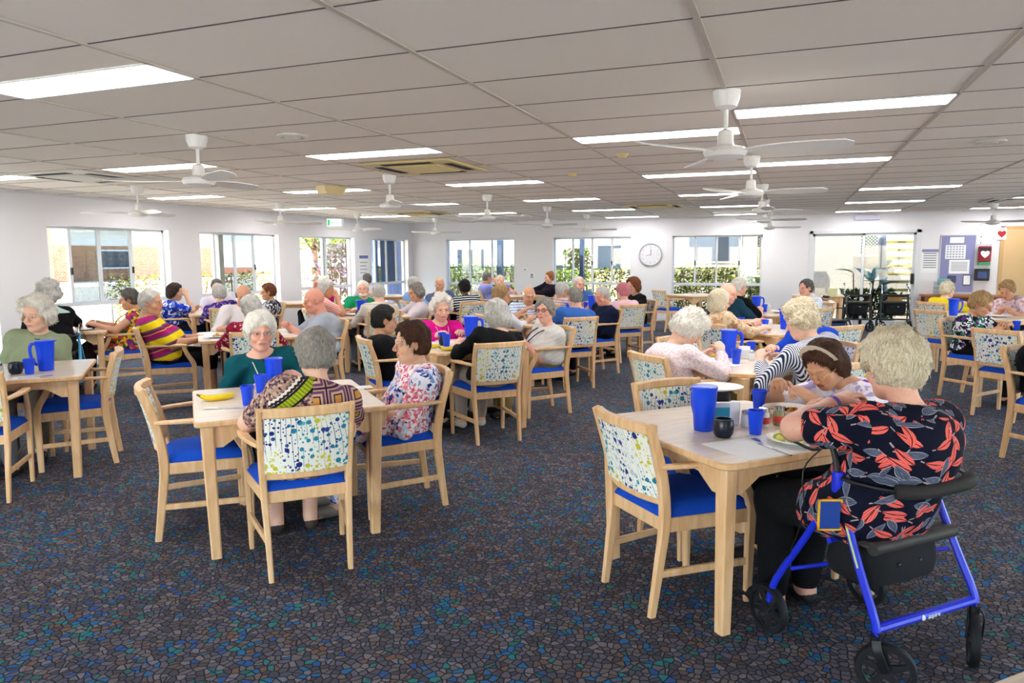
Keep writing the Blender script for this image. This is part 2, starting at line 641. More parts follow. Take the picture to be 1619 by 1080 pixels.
# baseboards and ceiling trim
BB = plain('baseboard paint', 'd9d7dc', .6)
mb = MB()
cur = XL
for a, b in [(.40, 2.53), (3.93, 6.0)]:
    mb.box(cur, YB - .014, 0, a, YB + .001, .07); cur = b
mb.box(cur, YB - .014, 0, XR, YB + .001, .07)
struct('baseboard_back', mb, BB)
struct('baseboard_left', MB().box(XL - .001, YF, 0, XL + .014, YB, .07), BB)
struct('baseboard_right', MB().box(XR - .014, YF, 0, XR + .001, YB, .07), BB)
TRIMM = plain('ceiling trim', 'e3e0e2', .6)
struct('trim_1', MB().box(XL, YF, ZC - .022, XL + .03, YB, ZC + .001), TRIMM)
struct('trim_2', MB().box(XL, YB - .03, ZC - .022, XR, YB, ZC + .001), TRIMM)
# the exposed grid: wide bars along the room, thin shadow joints across it
TB = plain('ceiling grid bar', 'c9bfb2', .55, .3)
mb = MB()
x = -2.757 - 1.2 * 5
while x < XR:
    mb.box(x - .013, YF, ZC - .006, x + .013, YB, ZC + .001)
    x += 1.2
struct('trim_3', mb, TB)
mb = MB()
for j in range(-8, 25):
    y = 2.29 + .61 * j
    mb.box(XL, y - .0045, ZC - .002, XR, y + .0045, ZC + .001)
struct('trim_4', mb, EDGE)

# ------------------------------------------------------------ recessed light panels
LITP = emit('lit diffuser', 'ffffff', 7.5)
def light_panel(x, y, label):
    t = thing('ceiling_light', label, 'ceiling light', (x, y, ZC), 0, None)
    f = MB()
    for (a, b, c, d) in ((-.6, 0, .6, .012), (-.6, .29, .6, .305), (-.6, 0, -.588, .305), (.588, 0, .6, .305)):
        f.box(a + (.013 if a < -.5 and False else 0), b, -.009, c, d, -.0005)
    obj('frame', f, WHITE, t, smooth=0)
    obj('diffuser', MB().box(-.588, .012, -.006, .588, .29, -.0005), LITP, t, smooth=0)
    return t
ORD = ['nearest', 'second', 'third', 'fourth', 'fifth', 'farthest']
ROWS = [2.595, 5.34, 8.08, 10.83, 13.57, 16.3]
def lights(x0, ys, where, skip=()):
    ys = list(ys)
    for i, y in enumerate(ys):
        w = 'nearest' if i == 0 else ('farthest' if i == len(ys) - 1 else ['', 'second', 'third', 'fourth', 'fifth'][i])
        light_panel(x0 + .6, y, 'lit ceiling panel, %s in the %s' % (w, where))
lights(-8.757, ROWS[1:5], 'row beside the left windows')
lights(-6.357, ROWS[1:5], 'row second from the left wall')
lights(-3.957, ROWS, 'row starting large over the left tables')
lights(-1.557, ROWS[1:], 'row over the middle aisle')
lights(-.357, [4.73, 7.47], 'short row right of the big fan')
lights(.843, ROWS[3:], 'row in front of the glass door')
lights(3.243, ROWS[4:], 'row in front of the timber door')
for i, (x, y) in enumerate(((-5.757, -.8), (-.957, -1.2), (3.843, 1.6), (3.843, 7.2))):  # extra panels added around the edge of view to brighten the room
    light_panel(x, y, ['added fill light panel behind the viewer on the left', 'added fill light panel behind the viewer in the middle',
                       'added fill light panel high on the right near the viewer', 'added fill light panel on the right beyond the picture'][i])

# ------------------------------------------------------------ ceiling fans
FANM = plain('fan white enamel', 'e9e7e4', .35, .5)
def make_fan():
    t = thing('ceiling_fan', '', 'ceiling fan', (0, 0, ZC))
    obj('canopy', MB().lathe([(0, -.1), (.03, -.1), (.055, -.085), (.072, -.04), (.075, -.001)], 24), FANM, t)
    obj('downrod', MB().lathe([(.012, -.24), (.012, -.09)], 12), FANM, t)
    m = MB().lathe([(0, -.375), (.05, -.372), (.105, -.35), (.118, -.325), (.105, -.305), (.05, -.29), (.044, -.28), (.04, -.215), (.02, -.205), (0, -.205)], 28)
    mo = obj('motor_housing', m, FANM, t)
    obj('vent_slots', MB().lathe([(.09, -.309), (.096, -.305), (.09, -.3), (.08, -.302)], 28), GREYW, mo)
    bl = MB()
    pts = [(.10, 0), (.20, 0), (.34, 0), (.48, 0), (.60, 0), (.64, 0)]
    hw = [.022, .045, .058, .056, .05, .02]
    vs = []
    for (x, _), h in zip(pts, hw):
        for sy in (-1, 1):
            for z in (-.003, .003):
                vs.append((x, sy * h, -.322 + z - sy * h * .3))
    fs = []
    for i in range(5):
        a, b = i * 4, i * 4 + 4
        fs += [(a, b, b + 2, a + 2), (a + 1, a + 3, b + 3, b + 1), (a, a + 1, b + 1, b), (a + 2, b + 2, b + 3, a + 3)]
    fs += [(0, 2, 3, 1), (20, 21, 23, 22)]
    bl.add(vs, fs)
    me = bl.mesh('blade')
    for k in range(3):
        link('blade', me, FANM, t, None, math.radians(-28 + 120 * k))
    return t
fan0 = make_fan()
FANS = [(-.35, 4.2, 22, 'big white ceiling fan nearest the viewer on the right'),
        (-.35, 7.0, 25, 'white ceiling fan directly behind the big right fan'),
        (-.35, 9.75, 70, 'third white ceiling fan of the right row'),
        (-.4, 12.4, 20, 'fourth white ceiling fan of the right row'),
        (-.4, 15.7, 50, 'farthest white ceiling fan of the right row, by the back wall'),
        (-4.03, 4.2, 0, 'large white ceiling fan on the left between the near light and the vents'),
        (-4.07, 6.98, 95, 'white ceiling fan beside the cream air vent'),
        (-4.07, 9.7, 40, 'third white ceiling fan of the middle row'),
        (-4.05, 12.4, 10, 'fourth white ceiling fan of the middle row, above the man facing us'),
        (-4.03, 15.0, 35, 'farthest white ceiling fan of the middle row, left of the wall clock'),
        (-7.5, 6.8, 5, 'white ceiling fan in front of the first left window'),
        (-7.6, 9.6, 60, 'white ceiling fan in front of the second left window'),
        (-8.1, 12.6, 15, 'white ceiling fan near the exit sign'),
        (-7.53, 14.9, 30, 'white ceiling fan in the far left corner of the room'),
        (3.33, 15.1, 0, 'white ceiling fan above the noticeboard at far right')]
for i, (x, y, a, lb) in enumerate(FANS):
    if i == 0:
        o = fan0; o.location = (x, y, ZC); o.rotation_euler = (0, 0, math.radians(a)); o['label'] = lb
    else:
        o = dup(fan0, (x, y, ZC), math.radians(a), lb)

# ------------------------------------------------------------ air vents, sensors, detectors
def cassette(x, y, mat, label, s=.47):
    t = thing('air_conditioner', label, 'air conditioner', (x, y, ZC))
    m = MB()
    m.box(-s, -s, -.022, s, s, -.001, bev=.02)
    obj('fascia', m, mat, t)
    m = MB().box(-s * .55, -s * .55, -.034, s * .55, s * .55, -.02, bev=.01)
    for k in range(9):
        yy = -s * .5 + k * s * .125
        m.box(-s * .48, yy, -.037, s * .48, yy + .012, -.034)
    obj('grille', m, mat, t)
    sl = MB()
    sl.box(-s * .55, -s * .88, -.026, s * .55, -s * .7, -.0215)
    me = sl.mesh('air_slot')
    for k in range(4):
        link('air_slot', me, plain('dark vent slot', '2e2820', .8), t, None, k * PI / 2)
WC = plain('white vent plastic', 'd8d2ca', .5)
cassette(-7.05, 5.72, WC, 'large white square ceiling air vent near the left windows')
cassette(-3.36, 6.45, CREAM, 'yellowed square ceiling air vent behind the left lights')
cassette(-2.25, 13.0, CREAM, 'small looking yellowed air vent far off over the middle tables')
cassette(-6.95, 13.1, CREAM, 'yellowed air vent far off near the left corner')
cassette(3.45, 14.1, WC, 'white air vent far off at the right edge')
def ringdisc(x, y, label, r=.11):
    t = thing('ceiling_diffuser', label, 'ceiling vent', (x, y, ZC))
    m = MB().lathe([(r, -.001), (r, -.012), (r * .8, -.02), (r * .72, -.012), (r * .66, -.004), (r, -.001)], 28)
    obj('outer_ring', m, WC, t)
    obj('centre_plate', MB().lathe([(0, -.024), (r * .45, -.024), (r * .55, -.014), (r * .5, -.006), (0, -.006)], 28), WC, t)
ringdisc(-3.4, 4.47, 'round white ceiling vent over the left tables')
ringdisc(1.45, 6.82, 'round white ceiling vent at the upper right')
def detector(x, y, label):
    tag(obj('smoke_detector', MB().lathe([(0, -.04), (.03, -.038), (.045, -.02), (.055, -.002), (0, -.002)], 20), CREAM, loc=(x, y, ZC)), label, 'smoke detector')
detector(-1.39, 6.36, 'small cream smoke detector left of the big right fan')
detector(-2.2, 7.6, 'small cream smoke detector near the middle of the ceiling')
t = thing('emergency_light', 'yellowed boxy emergency light hanging below the ceiling on the left', 'emergency light', (-5.35, 7.75, ZC), math.radians(70))
m = MB().prism([(-.17, -.001), (.17, -.001), (.13, -.1), (-.13, -.1)], -.09, .09, M=Matrix.Rotation(PI / 2, 4, 'X'))
obj('case', m, CREAM, t, smooth=0)
obj('lamp', MB().box(.10, -.05, -.085, .165, .05, -.03, bev=.01), plain('dark lens', '5a4a30', .4), t)

# exit signs
GREEN = emit('exit green', '1f9a4a', .6)
def flat_text(body, size, mat, parent, loc, rot, name='lettering', ext=.001, align='CENTER'):
    cu = bpy.data.curves.new('t', 'FONT')
    cu.body = body; cu.size = size; cu.extrude = ext; cu.align_x = align; cu.align_y = 'CENTER'
    cu.resolution_u = 2
    o = bpy.data.objects.new('t', cu)
    COL.objects.link(o)
    dg = bpy.context.evaluated_depsgraph_get()
    me = bpy.data.meshes.new_from_object(o.evaluated_get(dg))
    bpy.data.objects.remove(o)
    r = bpy.data.objects.new(name, me)
    COL.objects.link(r)
    me.materials.clear(); me.materials.append(mat)
    r.parent = parent
    r.location = loc
    r.rotation_euler = rot
    return r
def exit_sign(loc, rz, label, two=False):
    t = thing('exit_sign', label, 'exit sign', loc, rz)
    obj('case', MB().box(-.17, -.045, -.09, .17, .045, .09, bev=.01), plain('exit case', 'dcdcdf', .5), t)
    obj('face_panel', MB().box(-.15, -.05, -.075, .15, -.044, .075), emit('exit face', 'dfe8e2', .5), t, smooth=0)
    obj('hanger', MB().box(-.02, -.01, .085, .02, .01, ZC - loc[2] + .001), WHITE, t, smooth=0)
    flat_text('EXIT', .085, GREEN, t, (.03, -.053, 0), (PI / 2, 0, 0))
    # running figure and door
    r = MB().box(-.135, -.053, -.06, -.09, -.05, .06)
    r.tube([(-.115, -.055, .03), (-.11, -.055, 0), (-.12, -.055, -.04)], .008, 6)
    obj('running_figure', r, GREEN, t, smooth=0)
exit_sign((-8.95, 13.05, 2.25), math.radians(22), 'small lit exit sign under the ceiling by the left wall')
t = thing('air_vent', 'pale long grille box at the top of the wall above the glass door', 'wall vent', (1.5, YB - .04, 2.3))
obj('case', MB().box(-.24, -.04, -.055, .24, .04, .055, bev=.01), plain('pale violet plastic', 'cfcbe0', .5), t)
m = MB()
for k in range(4):
    m.box(-.2, -.045, -.035 + k * .02, .2, -.04, -.028 + k * .02)
obj('louvre', m, GREYW, t, smooth=0)

# ------------------------------------------------------------ things on the back wall
t = thing('wall_clock', 'large round white wall clock with grey rim between two windows', 'clock', (-3.05, YB, 1.55), 0)
R_ = Matrix.Rotation(PI / 2, 4, 'X')
obj('rim', MB().lathe([(.245, .0), (.27, 0), (.272, .03), (.255, .04), (.245, .03), (.245, .0)], 40, M=R_), plain('clock rim', 'b4b6bc', .4, .5, .2), t)
obj('dial', MB().lathe([(0, 0), (.25, 0), (.25, .012), (0, .012)], 40, M=R_), plain('clock dial', 'dedee4', .5), t)
m = MB()
for k in range(12):
    a = k * PI / 6
    r0 = .185 if k % 3 else .17
    q = Matrix.Rotation(-a, 4, 'Y')
    m.box(-.004, -.016, r0, .004, -.0121, .215, M=q)
obj('hour_mark', m, plain('clock ink', '8c8d95', .6), t, smooth=0)
for nm, L, a in (('hour_hand', .11, 10), ('minute_hand', .17, 2), ('second_hand', .12, 255)):
    obj(nm, MB().box(-.005, -.022, -.03, .005, -.018, L, M=Matrix.Rotation(math.radians(a), 4, 'Y')), plain('clock ink', '8c8d95', .6), t, smooth=0)

def sheet(name, label, x0, x1, z0, z1, mat, y=YB, cat='poster', lines=None, parent=None, th=.004, ink='7f8290'):
    o = obj(name, MB().box(x0, y - th, z0, x1, y - .0003, z1), mat, parent, smooth=0)
    if parent is None:
        tag(o, label, cat)
    if lines:
        m = MB()
        for (a, b, c, d) in lines:
            m.box(x0 + (x1 - x0) * a, y - th - .001, z0 + (z1 - z0) * c, x0 + (x1 - x0) * b, y - th + .0002, z0 + (z1 - z0) * d)
        obj('print', m, plain('ink ' + ink, ink, .8), o, smooth=0)
    return o
PURP = plain('violet felt', '8a8bb5', .95, .05)
TXT = [(.1, .9, .9 - k * .1, .94 - k * .1) for k in range(1, 8)]
sheet('poster', 'white notice with a violet header beside the glass door', 2.56, 2.86, 1.14, 1.62, PAPER, lines=TXT)
obj('header', MB().box(2.56, YB - .006, 1.56, 2.86, YB - .004, 1.62), PURP, bpy.data.objects['poster'], smooth=0)
t = thing('noticeboard', 'tall violet felt noticeboard on the wall right of the glass door', 'noticeboard', (0, 0, 0))
obj('felt_panel', MB().box(2.9, YB - .018, .75, 3.5, YB - .0005, 1.89), PURP, t, smooth=0)
m = MB()
for a in ((2.885, .735, 2.9, 1.905), (3.5, .735, 3.515, 1.905), (2.885, .735, 3.515, .75), (2.885, 1.89, 3.515, 1.905)):
    m.box(a[0], YB - .024, a[1], a[2], YB - .0005, a[3])
obj('frame', m, GREYW, t, smooth=0)
yb = YB - .0185
GRID = [(.06 + .15 * i, .16 + .15 * i, .1 + .18 * j, .2 + .18 * j) for i in range(6) for j in range(5)]
sheet('calendar_page', 'white month calendar with a grid pinned high on the violet board', 2.98, 3.34, 1.42, 1.70, PAPER, yb, 'calendar', GRID, ink='9aa0b8')
sheet('paper_sheet', 'small blank paper pinned at the top of the violet board', 3.05, 3.30, 1.74, 1.86, PAPER, yb, 'paper')
sheet('paper_sheet', 'printed timetable sheet below the calendar on the violet board', 3.06, 3.42, 1.12, 1.40, PAPER, yb, 'paper', TXT)
sheet('photo_print', 'dark photo print low on the violet board', 3.04, 3.20, .93, 1.08, plain('dark print', '4a4c66', .6), yb, 'photo')
sheet('paper_sheet', 'framed white sheet at the lower right of the violet board', 3.32, 3.46, .88, 1.1, PAPER, yb, 'paper', [(0, 1, 0, .08), (0, 1, .92, 1), (0, .08, 0, 1), (.92, 1, 0, 1)], ink='40424a')
t = thing('defibrillator_cabinet', 'red and white defibrillator case on the wall right of the board', 'defibrillator', (3.66, YB, 1.5))
obj('back_plate', MB().box(-.13, -.02, -.22, .13, -.0005, .22), GREYW, t, smooth=0)
RED = plain('red plastic', 'b3202c', .4)
obj('case', MB().box(-.11, -.12, -.14, .11, -.02, .17, bev=.02), plain('dark red case', '8f1d28', .4), t)
h = flat_text('\u2665', .14, PAPER, t, (0, -.121, .0), (PI / 2, 0, 0), 'heart_symbol')
obj('label_strip', MB().box(-.1, -.121, -.2, .1, -.02, -.15), plain('green strip', '3c9a5e', .5), t, smooth=0)
obj('header', MB().box(-.1, -.1215, .08, .1, -.119, .14), plain('dark header', '2b2b30', .5), t, smooth=0)
t = thing('phone_charger', 'black wall box with a blue screen below the red case', 'wall box', (3.64, YB, 1.1))
obj('case', MB().box(-.13, -.1, -.12, .13, -.0005, .12, bev=.015), BLACK, t)
obj('screen', MB().box(-.08, -.103, -.07, .08, -.1, .06), plain('blue screen', '28407e', .2), t, smooth=0)
sheet('wall_sign', 'small white sign with a red heart above the timber door corner', 3.86, 4.02, 1.8, 2.04, PAPER, YB - .03, 'sign')
flat_text('\u2665', .13, RED, bpy.data.objects['wall_sign'], (3.94, YB - .0345, 1.9), (PI / 2, 0, 0), 'heart_symbol')
flat_text('AED', .055, RED, bpy.data.objects['wall_sign'], (3.94, YB - .0345, 2.0), (PI / 2, 0, 0))
sheet('light_switch', 'white light switch plate right of the violet board, upper', 3.57, 3.62, 1.82, 1.9, PAPER, YB, 'switch', [(.3, .7, .3, .7)], ink='5660a0')
sheet('light_switch', 'white light switch plate right of the violet board, lower', 3.57, 3.62, 1.70, 1.78, PAPER, YB, 'switch', [(.3, .7, .3, .7)], ink='5660a0')
sheet('paper_sheet', 'small paper taped to the back wall left of the middle window, upper', -6.25, -6.13, 1.17, 1.25, PAPER, YB, 'paper', [(.2, .8, .2, .5)])
sheet('paper_sheet', 'small drawing taped to the back wall left of the middle window, lower', -6.08, -5.93, .98, 1.12, PAPER, YB, 'paper', [(.2, .8, .1, .3), (.3, .7, .4, .8)])
o = obj('poster', MB().box(XL + .0003, 14.52, 1.08, XL + .004, 14.98, 1.6), PAPER, smooth=0)
tag(o, 'white notice with a blue header on the left wall between windows', 'poster')
obj('header', MB().box(XL + .004, 14.56, 1.5, XL + .005, 14.94, 1.57), plain('blue header', '6b74b8', .8), o, smooth=0)
m = MB()
for k in range(4):
    m.box(XL + .004, 14.58, 1.4 - k * .08, XL + .005, 14.9 - .05 * (k % 2), 1.415 - k * .08)
obj('print', m, plain('ink 7f8290', '7f8290', .8), o, smooth=0)
# low wooden desk with a printer tray
BRW = plain('reddish brown wood', '9c5e33', .45, .35)
t = thing('side_table', 'long reddish wooden desk against the back wall under the noticeboard', 'desk', (0, 0, 0))
obj('desktop', MB().box(2.55, YB - .62, .66, 3.95, YB - .03, .70, bev=.006), BRW, t)
obj('apron', MB().box(2.62, YB - .58, .50, 3.9, YB - .56, .66), plain('dark brown wood', '5b3620', .5), t, smooth=0)
for (x, y) in ((2.58, YB - .6), (3.86, YB - .6), (2.58, YB - .1), (3.86, YB - .1)):
    obj('leg', MB().box(x, y, 0, x + .06, y + .06, .66), BRW, t, smooth=0)
obj('shelf', MB().box(2.6, YB - .56, .2, 3.9, YB - .06, .225), BRW, t, smooth=0)
t = thing('document_stand', 'grey and teal paper tray stack on the wooden desk', 'desk tray', (2.92, YB - .35, .70))
for k in range(3):
    obj('tray', MB().box(-.16, -.13, .02 + k * .06, .16, .13, .028 + k * .06, bev=.003), [GREYW, GREYW, plain('teal tray', '6fa7a5', .5)][k], t)
obj('upright', MB().box(-.15, .1, 0, .15, .12, .26), GREYW, t, smooth=0)
obj('top_box', MB().box(-.1, -.08, .2, .12, .08, .32, bev=.02), plain('teal tray', '6fa7a5', .5), t)
# ------------------------------------------------------------ outdoors
rng = random.Random(7)
struct('ground_outside', MB().box(-60, -30, -.3, 60, 70, -.13), plain('pale outdoor paving', 'e6dcc8', .9, .1))
LEAFG = M_leaf('green leaves', '2f5412', '6f8f24')
LEAFY = M_leaf('yellow green leaves', '6a7a1c', 'a8a42e')
LEAFD = M_leaf('dark leaves', '1c3014', '3c5420')
LEAFR = M_leaf('red and olive leaves', '5e2a2a', '66682c')
LEAFB = M_leaf('brownish leaves', '4d4026', '7c683c')
STEM = plain('brown stem', '6b4b33', .9)
def leaves(box, n, size, fn=None, seed=1):
    """n small folded leaves scattered in a box (or where fn allows)"""
    r = random.Random(seed)
    mb = MB()
    x0, y0, z0, x1, y1, z1 = box
    k = 0
    while k < n:
        x, y, z = r.uniform(x0, x1), r.uniform(y0, y1), r.uniform(z0, z1)
        if fn and not fn((x - x0) / (x1 - x0), (y - y0) / (y1 - y0), (z - z0) / (z1 - z0)):
            continue
        k += 1
        s = size * r.uniform(.6, 1.3)
        E = Euler((r.uniform(-1.2, 1.2), r.uniform(-1.2, 1.2), r.uniform(0, 6.28))).to_matrix()
        P = [Vector((0, -s, 0)), Vector((s * .4, 0, s * .12)), Vector((0, s, 0)), Vector((-s * .4, 0, s * .12))]
        mb.add([Vector((x, y, z)) + E @ p for p in P], [(0, 1, 2), (0, 2, 3)])
    return mb
def hedge(name, label, box, n, size, mats, seed, cat='hedge'):
    t = thing(name, label, cat, ((box[0] + box[3]) / 2, (box[1] + box[4]) / 2, 0))
    w, d, h = box[3] - box[0], box[4] - box[1], box[5]
    mb = MB()
    core = MB()
    nx = max(2, int(w / .25))
    for i in range(nx + 1):
        x = -w / 2 + w * i / nx
        core.tube([(x, 0, 0), (x + rng.uniform(-.1, .1), rng.uniform(-.1, .1), h * .5), (x + rng.uniform(-.15, .15), 0, h * .92)], .02, 5)
    obj('stems', core, STEM, t)
    def shell(a, b, c):
        return rng.random() < .35 or min(b, 1 - b) < .3 or c > .75
    lm = leaves((-w / 2, -d / 2, box[2], w / 2, d / 2, h), n, size, shell, seed)
    lm.m = [random.Random(seed + i // 2).randrange(len(mats)) for i in range(len(lm.f))]
    o = obj('foliage', lm, mats, t, smooth=0)
    o['kind'] = 'stuff'
    return t
OFF = WHITEW = plain('white rendered wall', 'efe9df', .9, .1)
# left side: verandah, brick building, shrubs
t = thing('verandah', 'pale verandah posts and beam outside the left windows', 'verandah', (-12.2, 8, 0))
for y in (1.5, 4.9, 9.05, 13.2, 17.4):
    obj('post', MB().box(-.07, y - 8.07, -.13, .07, y - 7.93, 2.6), plain('verandah post', 'b9b2a6', .7), t, smooth=0)
obj('beam', MB().box(-.09, -9, 2.25, .09, 11, 2.45), plain('verandah beam', 'a08a72', .8), t, smooth=0)
obj('soffit', MB().box(-.3, -9, 2.6, 2.62, 11, 2.66), plain('verandah soffit', 'cfc6b8', .8), t, smooth=0)
struct('ground_bank', MB().box(-60, -30, -.3, -19.5, 29, .72), plain('pale raised paving', 'e6dcc8', .9, .1))
def building(name, label, x0, y0, x1, y1, zb, h, wallm, bandm, faces, roofm, wins=(), base=-.13):
    t = thing(name, label, 'building', ((x0 + x1) / 2, (y0 + y1) / 2, base))
    w, d = (x1 - x0) / 2, (y1 - y0) / 2
    obj('wall', MB().box(-w, -d, 0, w, d, zb), wallm, t, smooth=0)
    obj('upper_wall', MB().box(-w - .02, -d - .02, zb, w + .02, d + .02, h), bandm, t, smooth=0)
    r = MB()
    o = .6
    r.add([(-w - o, -d - o, h), (w + o, -d - o, h), (w + o, d + o, h), (-w - o, d + o, h), (-w * .2, 0, h + 1.6), (w * .2, 0, h + 1.6)],
          [(0, 3, 2, 1), (0, 1, 5, 4), (2, 3, 4, 5), (1, 2, 5), (3, 0, 4)])
    obj('roof', r, roofm, t, smooth=0)
    for (face, u, z, ww, hh) in wins:
        f, g = MB(), MB()
        if face == 'x+':
            f.box(w + .02, u - ww / 2 - .06, z - .06, w + .06, u + ww / 2 + .06, z + hh + .06)
            g.box(w + .05, u - ww / 2, z, w + .07, u + ww / 2, z + hh)
        else:
            f.box(u - ww / 2 - .06, -d - .06, z - .06, u + ww / 2 + .06, -d - .02, z + hh + .06)
            g.box(u - ww / 2, -d - .07, z, u + ww / 2, -d - .05, z + hh)
        wo = obj('window', f, WHITE, t, smooth=0)
        obj('pane', g, plain('dark window glass', '39424e', .15, .5), wo, smooth=0)
    return t
BRICK = M_brick('a5683f', 'bd8558')
ROOF = plain('grey metal roof', 'aab0b4', .6)
building('brick_building', 'brick house with white upper wall seen through the left windows', -34, 2, -24, 26, 1.3, 1.95, BRICK, WHITEW, None, ROOF,
         [('x+', -5, .7, 1.2, .45), ('x+', -1.2, .5, .8, .5), ('x+', 1.8, .8, .7, .28), ('x+', 6.5, .5, 1.4, .6)], base=.72)
building('cream_building', 'cream building with open porch beyond the far left windows', -40, 30, -22, 42, 1.2, 3.3, plain('salmon render', 'a8705c', .9), WHITEW, None, ROOF,
         [('y-', -3, 1.2, 1.2, 1), ('y-', 2, 1.2, 1.2, 1)])
hedge('hedge', 'clipped yellow green hedge outside the second left window', (-14.2, 11.6, .05, -13.3, 18.2, 1.15), 5200, .045, [LEAFY, LEAFB, LEAFR], 3)
hedge('desert_shrub', 'small spiky grey shrub on the pale paving outside', (-19.2, 9.2, .0, -18.2, 10.2, .95), 260, .09, [LEAFB, LEAFD], 4, 'shrub')
hedge('cordyline', 'purple leaved shrub outside the third left window', (-11.9, 16.2, .2, -10.9, 17.3, 1.9), 700, .1, [LEAFR, M_leaf('purple leaves', '7b5a78', 'b79aa8')], 5, 'shrub')
hedge('hedge', 'low bright hedge beneath the last left window', (-13.5, 21.5, .0, -10.2, 22.2, 1.0), 2500, .05, [LEAFY, LEAFG], 6)
t = thing('navy_screen', 'dark navy wall panels outside the last left window', 'screen', (-11.6, 19.2, 0))
for k in range(2):
    obj('panel', MB().box(-.95 + k * 1.0, -.05, -.13, -.1 + k * 1.0, .05, 2.3), plain(['navy sheet', 'slate blue sheet'][k], ['4a6296', '3a4a72'][k], .6), t, smooth=0)
def bush_tree(x, y, h, r, mats, seed, label, name='tree'):
    t = thing(name, label, 'tree', (x, y, -.13))
    m = MB().tube(smooth_pts([(0, 0, 0), (.08, .03, h * .35), (-.04, .05, h * .7)]), .09, 8)
    for k in range(6):
        a = k * 1.05
        m.tube([(0, 0, h * .45), (math.cos(a) * r * .6, math.sin(a) * r * .6, h * .8)], .03, 6)
    obj('trunk', m, STEM, t)
    def sph(a, b, c):
        d = math.sqrt((2 * a - 1) ** 2 + (2 * b - 1) ** 2 + (2 * c - 1) ** 2)
        return d < 1 and (d > .6 or rng.random() < .3)
    lm = leaves((-r, -r, h * .45, r, r, h * 1.1), 1500, .13, sph, seed)
    lm.m = [random.Random(seed + i // 2).randrange(len(mats)) for i in range(len(lm.f))]
    o = obj('foliage', lm, mats, t, smooth=0)
    o['kind'] = 'stuff'
bush_tree(-17.5, 24, 4.2, 1.7, [LEAFG, LEAFY], 21, 'tree beyond the last left window')
bush_tree(-18.3, 27.5, 3.6, 1.5, [LEAFB, LEAFG], 22, 'pale tree beside the cream building')

# behind the back wall
hedge('hedge', 'leafy green hedge behind the pool fence outside the left back window', (-13.4, 20.6, .0, -7.3, 21.3, 1.28), 6500, .055, [LEAFG, LEAFY, LEAFD], 11)
hedge('hedge', 'bright green shrub outside the middle back window', (-7.1, 19.6, .0, -5.2, 20.4, 1.12), 2600, .055, [LEAFY, LEAFG], 12)
hedge('hedge', 'grey green shrub right of the bright one outside the middle back window', (-5.1, 19.3, .0, -3.4, 20.1, 1.2), 2400, .05, [LEAFD, LEAFB, LEAFY], 13)
hedge('croton_shrub', 'red and olive croton sticking up outside the middle back window', (-6.2, 20.5, .9, -5.5, 21.2, 1.75), 360, .09, [LEAFR, LEAFG], 14, 'shrub')
hedge('hedge', 'tall clipped olive hedge outside the right back window', (-3.2, 18.7, .0, -1.15, 19.5, 1.22), 9000, .04, [LEAFD, LEAFY, LEAFB], 15)
hedge('ground_shrub', 'yellow green shrub by the wall outside the right back window', (-1.35, 18.2, .0, -.55, 18.8, 1.0), 900, .07, [LEAFY, LEAFG], 16, 'shrub')
# pool fence
t = thing('pool_fence', 'dark mesh pool fence outside the back windows', 'fence', (-8.5, 18.6, 0))
m = MB()
for k in range(60):
    m.box(-4.5 + k * .13, -.006, 0, -4.488 + k * .13, .006, 1.25)
obj('bars', m, plain('dark green metal', '33463c', .5), t, smooth=0)
m = MB().box(-4.5, -.012, 1.22, 3.25, .012, 1.26).box(-4.5, -.012, .1, 3.25, .012, .14)
obj('rail', m, plain('dark green metal', '33463c', .5), t, smooth=0)
for (x, c) in ((-9.05, 'dark blue verandah post outside the left back window, left one'), (-7.35, 'dark blue verandah post outside the left back window, right one'), (-5.0, 'slim dark post outside the middle back window')):
    o = obj('porch_post', MB().box(-.05 if x > -6 else -.07, -.07, -.13, .05 if x > -6 else .07, .07, 2.75), plain('dark blue steel', '44536e', .5), loc=(x, 18.4 if x < -6 else 18.2, 0), smooth=0)
    tag(o, c, 'post')
building('white_building', 'white building with blue grey roof beyond the middle back window', -8.6, 30, -1.5, 38, 2.2, 2.9, plain('cream render', 'cbb994', .9), WHITEW, None, plain('blue grey roof', '6f8ba3', .6),
         [('y-', -2.0, 1.1, 1.0, 1.0), ('y-', .6, 1.1, 1.2, 1.0)])
building('far_building', 'brick and grey building beyond the left back window', -20.5, 30, -11.5, 38, 1.2, 2.9, plain('grey brown render', '73645c', .9), WHITEW, None, ROOF,
         [('y-', -1.0, 1.0, 1.6, 1.0), ('y-', 2.6, 1.0, 1.3, 1.0)])
